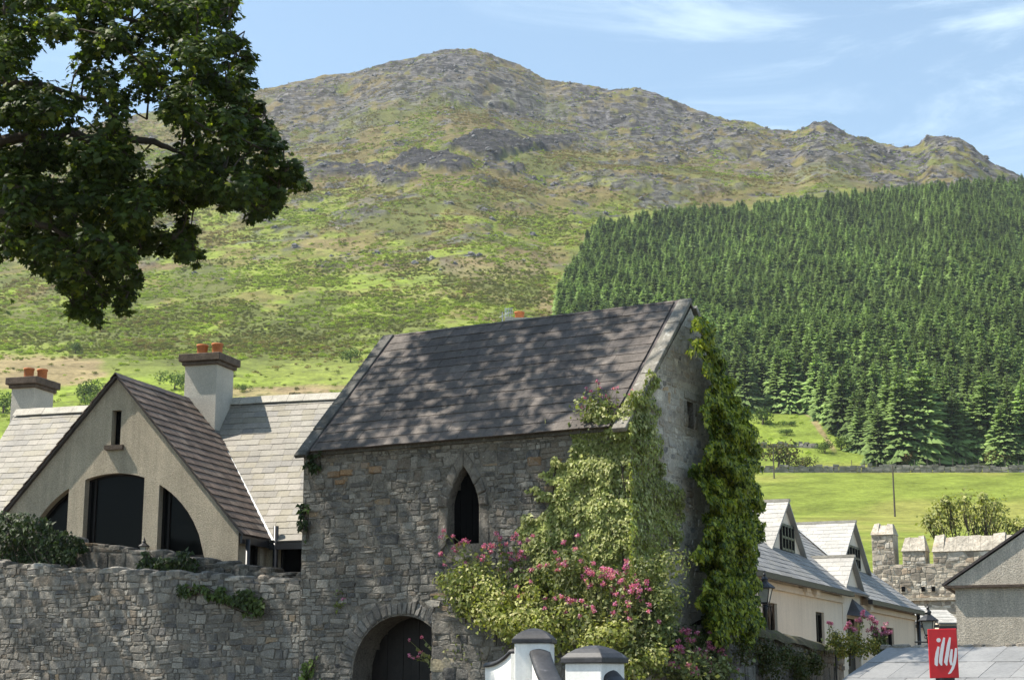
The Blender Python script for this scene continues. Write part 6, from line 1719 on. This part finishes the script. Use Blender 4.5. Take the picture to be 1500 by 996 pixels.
# ================================================================== FIELD: walls, poles, fence, tree behind the castle
def drystone(pts, h, thick, label, seed, limit=220):
    rg = random.Random(seed); t = thing('field_wall', pts[len(pts) // 2], label, 'wall'); ps = []
    for a, b in zip(pts[:-1], pts[1:]):
        a = np.array(a); b = np.array(b); d = b - a; L = np.linalg.norm(d); d /= L; n = unit(np.cross(d, [0, 0, 1.0]))
        s = 0
        while s < L:
            wd = rg.uniform(.7, 1.6); z = -.2
            while z < h + rg.uniform(-.25, .2):
                hh = rg.uniform(.3, .55); w2 = wd * rg.uniform(.85, 1.05)
                o = a + d * (s + rg.uniform(-.1, .1)) - n * (thick / 2 + rg.uniform(-.08, .08)) + [0, 0, z]
                mb = MB(); j = lambda: np.array([rg.uniform(-.07, .07) for _ in range(3)])
                vs = [o + j(), o + d * w2 + j(), o + d * w2 + n * thick + j(), o + n * thick + j()]; vs += [v + [0, 0, hh] + j() for v in vs]
                c = shade(rg, .75, 1.25, (.215, .198, .175))
                ps.append((-abs(o[0] - 60), t, vs, [(0, 3, 2, 1), (4, 5, 6, 7), (0, 1, 5, 4), (1, 2, 6, 5), (2, 3, 7, 6), (3, 0, 4, 7)], [c] * 8)); z += hh
            s += wd
    emit(ps, 'stone', M['field_stone'], limit, 'small_stones')
pts = []
for px in range(1095, 1560, 24):
    p = atY(px, 690, 355); X = p[0]; Y = math.sqrt(max(357.5 ** 2 - X * X, 1)); pts.append(np.array([X, Y, ground(X, Y)]))
drystone(pts, 1.25, .8, 'long grey dry-stone field wall between the pasture and the plantation', 51)
pts = []
for px in range(1100, 1200, 24):
    p = ray_ground(px, 657, 365); pts.append(p)
drystone(pts, .8, .8, 'short rough stone wall below the small bright pasture', 52, 40)
def pole(px, py_b, h, label, arms=False):
    p = ray_ground(px, py_b, 120); t = thing('utility_pole', p, label, 'pole')
    mb = MB(); mb.tube([p - [0, 0, .5], p + [0, 0, h]], [.16, .11], 8); mb.build('post', M['pole_wood'], t)
    if arms:
        mb = MB(); mb.box(p + [-.9, -.06, h - .5], (1.8, 0, 0), (0, .12, 0), (0, 0, .12)); mb.build('crossarm', M['pole_wood'], t)
pole(1311, 757, 8.4, 'thin wooden pole standing alone in the green pasture')
pole(1134, 701, 7.2, 'wooden pole with a crossarm beside the thorn tree', True)
rg = random.Random(4)
for k in range(16):
    p = atY(1236 + k * 17, 684, 362); X = p[0]; Y = math.sqrt(361 ** 2 - X * X)
    o = MB(); z = ground(X, Y); o.tube([(X, Y, z - .4), (X, Y, z + 2.3 + rg.uniform(-.2, .3))], .07, 6)
    tag(o.build('fence_post', M['pole_wood'], None, (X, Y, z)), 'slim fence post behind the long field wall at the forest edge', 'post', 'fence posts at the forest edge')

# generic broadleaf tree built of limbs and leaf sprays
def leafy_tree(name, base, h, crowns, cols, label, seed, leafsz, per, trunk_r=.16):
    rg = np.random.default_rng(seed); base = np.asarray(base, float)
    t = thing(name, base, label, 'tree'); mb = MB(); parts = []
    fork = base + [0, 0, h * .32]; mb.tube([base - [0, 0, .4], base + [.05, 0, h * .16], fork], [trunk_r * 1.2, trunk_r, trunk_r * .8], 8)
    for c, r in crowns:
        c = np.asarray(c, float); m_ = (fork + c) / 2 + rg.normal(size=3) * .25; mb.tube([fork, m_, c], [trunk_r * .6, trunk_r * .35, .02], 5)
        for k in range(5):
            e = c + unit(rg.normal(size=3)) * r * .8; mb.tube([m_ * .4 + c * .6, e], [.03, .008], 4)
        v, p = ball(per, rg, .25); p = c + p * r * (1 + .2 * rg.normal(size=(per, 1)))
        parts.append(leaves(p, v + [0, 0, .5], leafsz * (.6 + .8 * rg.random(per)), palette(per, cols, None, .2, rg), SIM_T, SIM_F, .4, .6, rg))
    mb.build('trunk', M['bark'], t); leaf_obj('crown', parts, M['ivy'], t, None, 'stuff')
    return t
TY_ = 88.0
def tp(px, py): return atY(px, py, TY_)
cr = [(tp(x, y) + [0, q, 0], r) for (x, y, r, q) in ((1375, 750, .75, 0), (1395, 742, .8, .6), (1410, 735, .8, -.4), (1425, 752, .9, .3), (1445, 745, .8, -.5), (1462, 742, .7, .4), (1455, 765, .9, 0), (1398, 768, .9, .5), (1370, 772, .7, -.3), (1430, 775, 1.0, 0), (1480, 768, .8, .3), (1495, 772, .7, 0), (1358, 762, .5, 0), (1385, 735, .4, 0), (1440, 730, .35, 0))]
leafy_tree('ash_tree', (tp(1425, 780)[0], TY_, 0), 9, cr, [(.26, .28, .09), (.31, .32, .11), (.21, .23, .075), (.34, .33, .13)], 'light leafy tree growing behind the castle wall battlements', 5, .19, 150)

# house behind the gatehouse ridge: only its chimney pot and aerial clear the ridge
hb = thing('hidden_house', (0.4, 46, 0), 'house hidden behind the gatehouse roof, only its chimney pot and aerial showing', 'house')
zc = atY(760, 464, 46)[2]
mb = MB(); mb.prism([(-2.5, 44, -.2), (-2.5, 49, -.2), (-2.5, 49, 7.2), (-2.5, 46.5, 10.0), (-2.5, 44, 7.2)], (6, 0, 0)); mb.build('wall', M['roughcast'], hb)
mb = MB()
for sg in (-1, 1):
    p0 = np.array([-2.7, 46.5 + sg * 2.7, 7.0]); p1 = np.array([-2.7, 46.5, 10.03]); nn = unit(np.array([0, sg * 3.03, 2.7])); mb.box(p0, p1 - p0, (6.4, 0, 0), nn * .08)
mb.build('roof', M['slate_sheet'], hb)
mb = MB(); mb.box((-.2, 46.1, 9.2), (1.0, 0, 0), (0, .8, 0), (0, 0, zc - 9.2)); ch = mb.build('chimney', M['roughcast_grey'], hb)
pc = atY(761, 460, 46.5); mb = MB(); mb.lathe((pc[0], 46.5, zc - .02), [(.13, 0), (.14, .05), (.13, .22), (.15, .23), (.15, .27), (.1, .27)], 12); mb.build('chimney_pot', M['terracotta'], ch, None, True)
ap = atY(741, 460, 46.5); mb = MB(); mb.tube([(ap[0] - .1, 46.5, 9.9), (ap[0] - .1, 46.5, ap[2] + .05)], .018, 6)
mb.tube([(ap[0] - .18, 46.6, ap[2] - .08), (ap[0] + .12, 46.4, ap[2] + .02)], .014, 5)
for k in range(5): mb.tube([(ap[0] - .02 + k * .05, 46.42, ap[2] - .12), (ap[0] - .02 + k * .05, 46.42, ap[2] + .16)], .010, 4)
for k in range(3): mb.tube([(ap[0] - .02, 46.42, ap[2] - .10 + k * .12), (ap[0] + .19, 46.42, ap[2] - .10 + k * .12)], .008, 4)
mb.build('aerial', M['aerial'], hb)

# ================================================================== SYCAMORE
rng = np.random.default_rng(2024)
TB = np.array([-14.5, 28.5, 0])
syc = thing('sycamore_tree', TB, 'large dark sycamore overhanging the left side and shading the gatehouse', 'tree')
VIS = [(-200, -300), (330, -300), (332, 0), (322, 45), (350, 58), (368, 98), (345, 130), (380, 165), (402, 205), (436, 243), (425, 262), (408, 292), (372, 308), (345, 280), (318, 300), (285, 280), (262, 300), (272, 330), (278, 372), (262, 380), (238, 356), (205, 368), (188, 400), (186, 440), (150, 445), (138, 468), (128, 455), (105, 430), (98, 400), (70, 395), (30, 378), (-200, 400)]
def frame_ok(P):
    x, y = proj(P); x = float(x); y = float(y)
    if 0 <= y + 40 and y < 1000 and x > -40 and x < 1520: return bool(in_poly(np.array([x]), np.array([y]), VIS)[0])
    return True
SK = [(78, 98, 20), (28, 205, 12), (200, 178, 18), (222, 188, 12), (60, 60, 10), (105, 70, 12), (12, 195, 14), (205, 210, 14), (240, 215, 16), (215, 235, 10)] + [(float(rng.uniform(0, 400)), float(rng.uniform(10, 420)), float(rng.uniform(4, 10))) for _ in range(40)]     # gaps where sky or hill shows
clumps = []
# boughs that hang into view
tries = 0
while len(clumps) < 330 and tries < 6000:
    tries += 1
    px = rng.uniform(-70, 440); py = rng.uniform(-40, 470); Y = rng.uniform(22.3, 26.2)
    if not in_poly(np.array([px]), np.array([py]), VIS)[0]: continue
    m_ = 34
    ring = [(px + m_ * math.cos(a), py + m_ * math.sin(a)) for a in np.linspace(0, 6.28, 9)[:-1]]
    if sum(in_poly(np.array([q[0]]), np.array([q[1]]), VIS)[0] for q in ring) < 6: continue
    if any((px - sx) ** 2 + (py - sy) ** 2 < (sr + 9) ** 2 for sx, sy, sr in SK): continue
    P = atY(px, py, Y)
    if any(np.linalg.norm(P - c[0]) < .22 for c in clumps): continue
    clumps.append((P, rng.uniform(.22, .38), True))
nvis = len(clumps)
# small tips right on the outline
for px, py in ((338, 20), (330, 70), (355, 95), (340, 125), (372, 170), (395, 215), (425, 245), (405, 262), (405, 285), (375, 296), (350, 268), (268, 335), (270, 368), (240, 345), (185, 428), (150, 435), (136, 455), (135, 462), (100, 415), (118, 440), (88, 412), (298, 285), (318, 288), (255, 300), (215, 355), (75, 398), (395, 235), (415, 255), (385, 250), (360, 230), (365, 200), (355, 185)):
    clumps.append((atY(px, py, rng.uniform(23.0, 25.8)), rng.uniform(.14, .22), True))
# loose sprays hanging just inside and outside the edge
VP = np.array(VIS[2:-1], float)
for k in range(190):
    i = rng.integers(0, len(VP) - 1); q = VP[i] + (VP[i + 1] - VP[i]) * rng.random(); cen = np.array([170., 200.])
    q = q + (cen - q) / np.linalg.norm(cen - q) * rng.uniform(-15, 24) + rng.normal(size=2) * 6
    if -10 < q[0] < 440 and -10 < q[1] < 470: clumps.append((atY(q[0], q[1], rng.uniform(23, 26)), rng.uniform(.08, .17), True))
# the rest of the crown, out of the picture above and to the left
CC = np.array([-10.4, 32.3, 17.2]); CR = np.array([9.6, 6.6, 8.0])
nall = 0; tries = 0
while nall < 250 and tries < 20000:
    tries += 1
    v = unit(rng.normal(size=3)); P = CC + v * CR * (rng.random() ** .40)
    if not frame_ok(P): continue
    x, y = proj(P)
    if x > -40 and y > -60: continue
    if 25.6 < P[1] < 29.6 and P[0] > -16: continue
    clumps.append((P, rng.uniform(.6, .95), False)); nall += 1
parts = []
SYC = [(.042, .064, .014), (.056, .082, .018), (.034, .050, .012), (.080, .106, .022), (.17, .19, .03)]
SW = [.30, .28, .22, .14, .06]
for c, r, vis in clumps:
    n = int(150 * (r / .34) ** 1.6) if vis else int(62 * (r / .8) ** 2)
    v, p = ball(n, rng, .35)
    p = c + p * r * np.array([1.15, 1.15, .85])
    if vis:
        x, y = proj(p); gap = np.zeros(n, bool)
        for sx, sy, sr in SK: gap |= (x - sx) ** 2 + (y - sy) ** 2 < (sr * .9) ** 2
        gap &= rng.random(n) < .85
        p = p[~gap]; v = v[~gap]; n = len(p)
    sz = (.098 if vis else .19) * (.55 + .75 * rng.random(n))
    parts.append(leaves(p, v * .6 + np.array([0, -.25, .8]), sz, palette(n, SYC, SW, .2, rng), MAP_T, MAP_F, .7, .45, rng))
leaf_obj('crown', parts, M['sycamore'], syc, None, 'stuff')
mb = MB()
mb.tube([TB - [0, 0, .4], TB + [.1, 0, 3], TB + [.3, 0, 7], TB + [.9, .2, 11], TB + [2.0, .5, 16], TB + [2.8, .6, 21]], [.75, .55, .48, .38, .25, .08], 12)
mb.build('trunk', M['bark'], syc, None, True)
# main limbs then twigs to each clump
limbs = [[TB + [.3, 0, 7.5], atY(-60, 110, 25.3), atY(60, 125, 25.1), atY(140, 148, 24.9), atY(215, 175, 24.7)],
         [TB + [.3, 0, 6.5], atY(-60, 215, 24.7), atY(60, 200, 24.5), atY(150, 200, 24.1), atY(225, 207, 23.9), atY(265, 225, 23.9), atY(300, 240, 23.9), atY(350, 255, 23.9)],
         [TB + [.3, 0, 6.0], atY(-60, 300, 24.1), atY(40, 320, 23.9), atY(110, 350, 23.7), atY(130, 400, 23.7)],
         [TB + [.6, 0, 9.5], atY(-40, 20, 25.7), atY(100, 10, 25.3), atY(220, 30, 25.1), atY(300, 60, 25.1)],
         [TB + [.9, .2, 11.5], np.array([-8, 29, 16]), np.array([-5, 29.5, 17.6]), np.array([-2.6, 30, 18.2])],
         [TB + [1.2, .2, 13], np.array([-9, 32, 17]), np.array([-6, 34, 19])],
         [TB + [.9, .2, 12], np.array([-10, 26, 17]), np.array([-6, 24, 19])]]
LP = []
lm = MB()
for L in limbs:
    L = [np.asarray(p, float) for p in L]; n = len(L)
    fine = []
    for i in range(n - 1):
        for k in range(4): fine.append(L[i] + (L[i + 1] - L[i]) * k / 4 + rng.normal(size=3) * .025)
    fine.append(L[-1])
    rad = [max(.14 * (1 - i / len(fine)) ** 1.3, .012) for i in range(len(fine))]
    lm.tube(fine, rad, 7); LP += fine[4:]
lm.build('limb', M['bark'], syc, None, True)
LPa = np.array(LP); tw_ = MB()
order = sorted(range(len(clumps)), key=lambda k: np.linalg.norm(LPa - clumps[k][0], axis=1).min())
node = list(LPa)
for k in order:
    c, r, vis = clumps[k]
    A_n = np.array(node); d = np.linalg.norm(A_n - c, axis=1) + np.where(np.arange(len(node)) < len(LPa), 0.0, .15); q = A_n[np.argmin(d)]
    m_ = (q + c) / 2 + rng.normal(size=3) * .08 + [0, 0, .06]
    tw_.tube([q, m_, c], [.020 if vis else .05, .013 if vis else .03, .006], 4, cap=False); node.append(c)
    if vis:
        for k in range(4): tw_.tube([m_ * .4 + c * .6, c + unit(rng.normal(size=3)) * r * .9], [.008, .003], 3, cap=False)
tw_.build('twigs', M['bark'], syc)

# ================================================================== HAZE
m, nt, N, L = nodes('haze')
out = N('ShaderNodeOutputMaterial'); pv = N('ShaderNodeVolumePrincipled')
pv.inputs['Color'].default_value = (0.86, 0.92, 1.0, 1); pv.inputs['Density'].default_value = 0.00007; pv.inputs['Anisotropy'].default_value = 0.2
L(pv.outputs[0], out.inputs['Volume'])
M['haze'] = m
mb = MB(); mb.box((-3400, -3400, float(TZ.min()) - 1.5), (6800, 0, 0), (0, 6800, 0), (0, 0, 640 - float(TZ.min())))
hz = mb.build('haze', m, None, (0, 0, 0)); hz['kind'] = 'stuff'
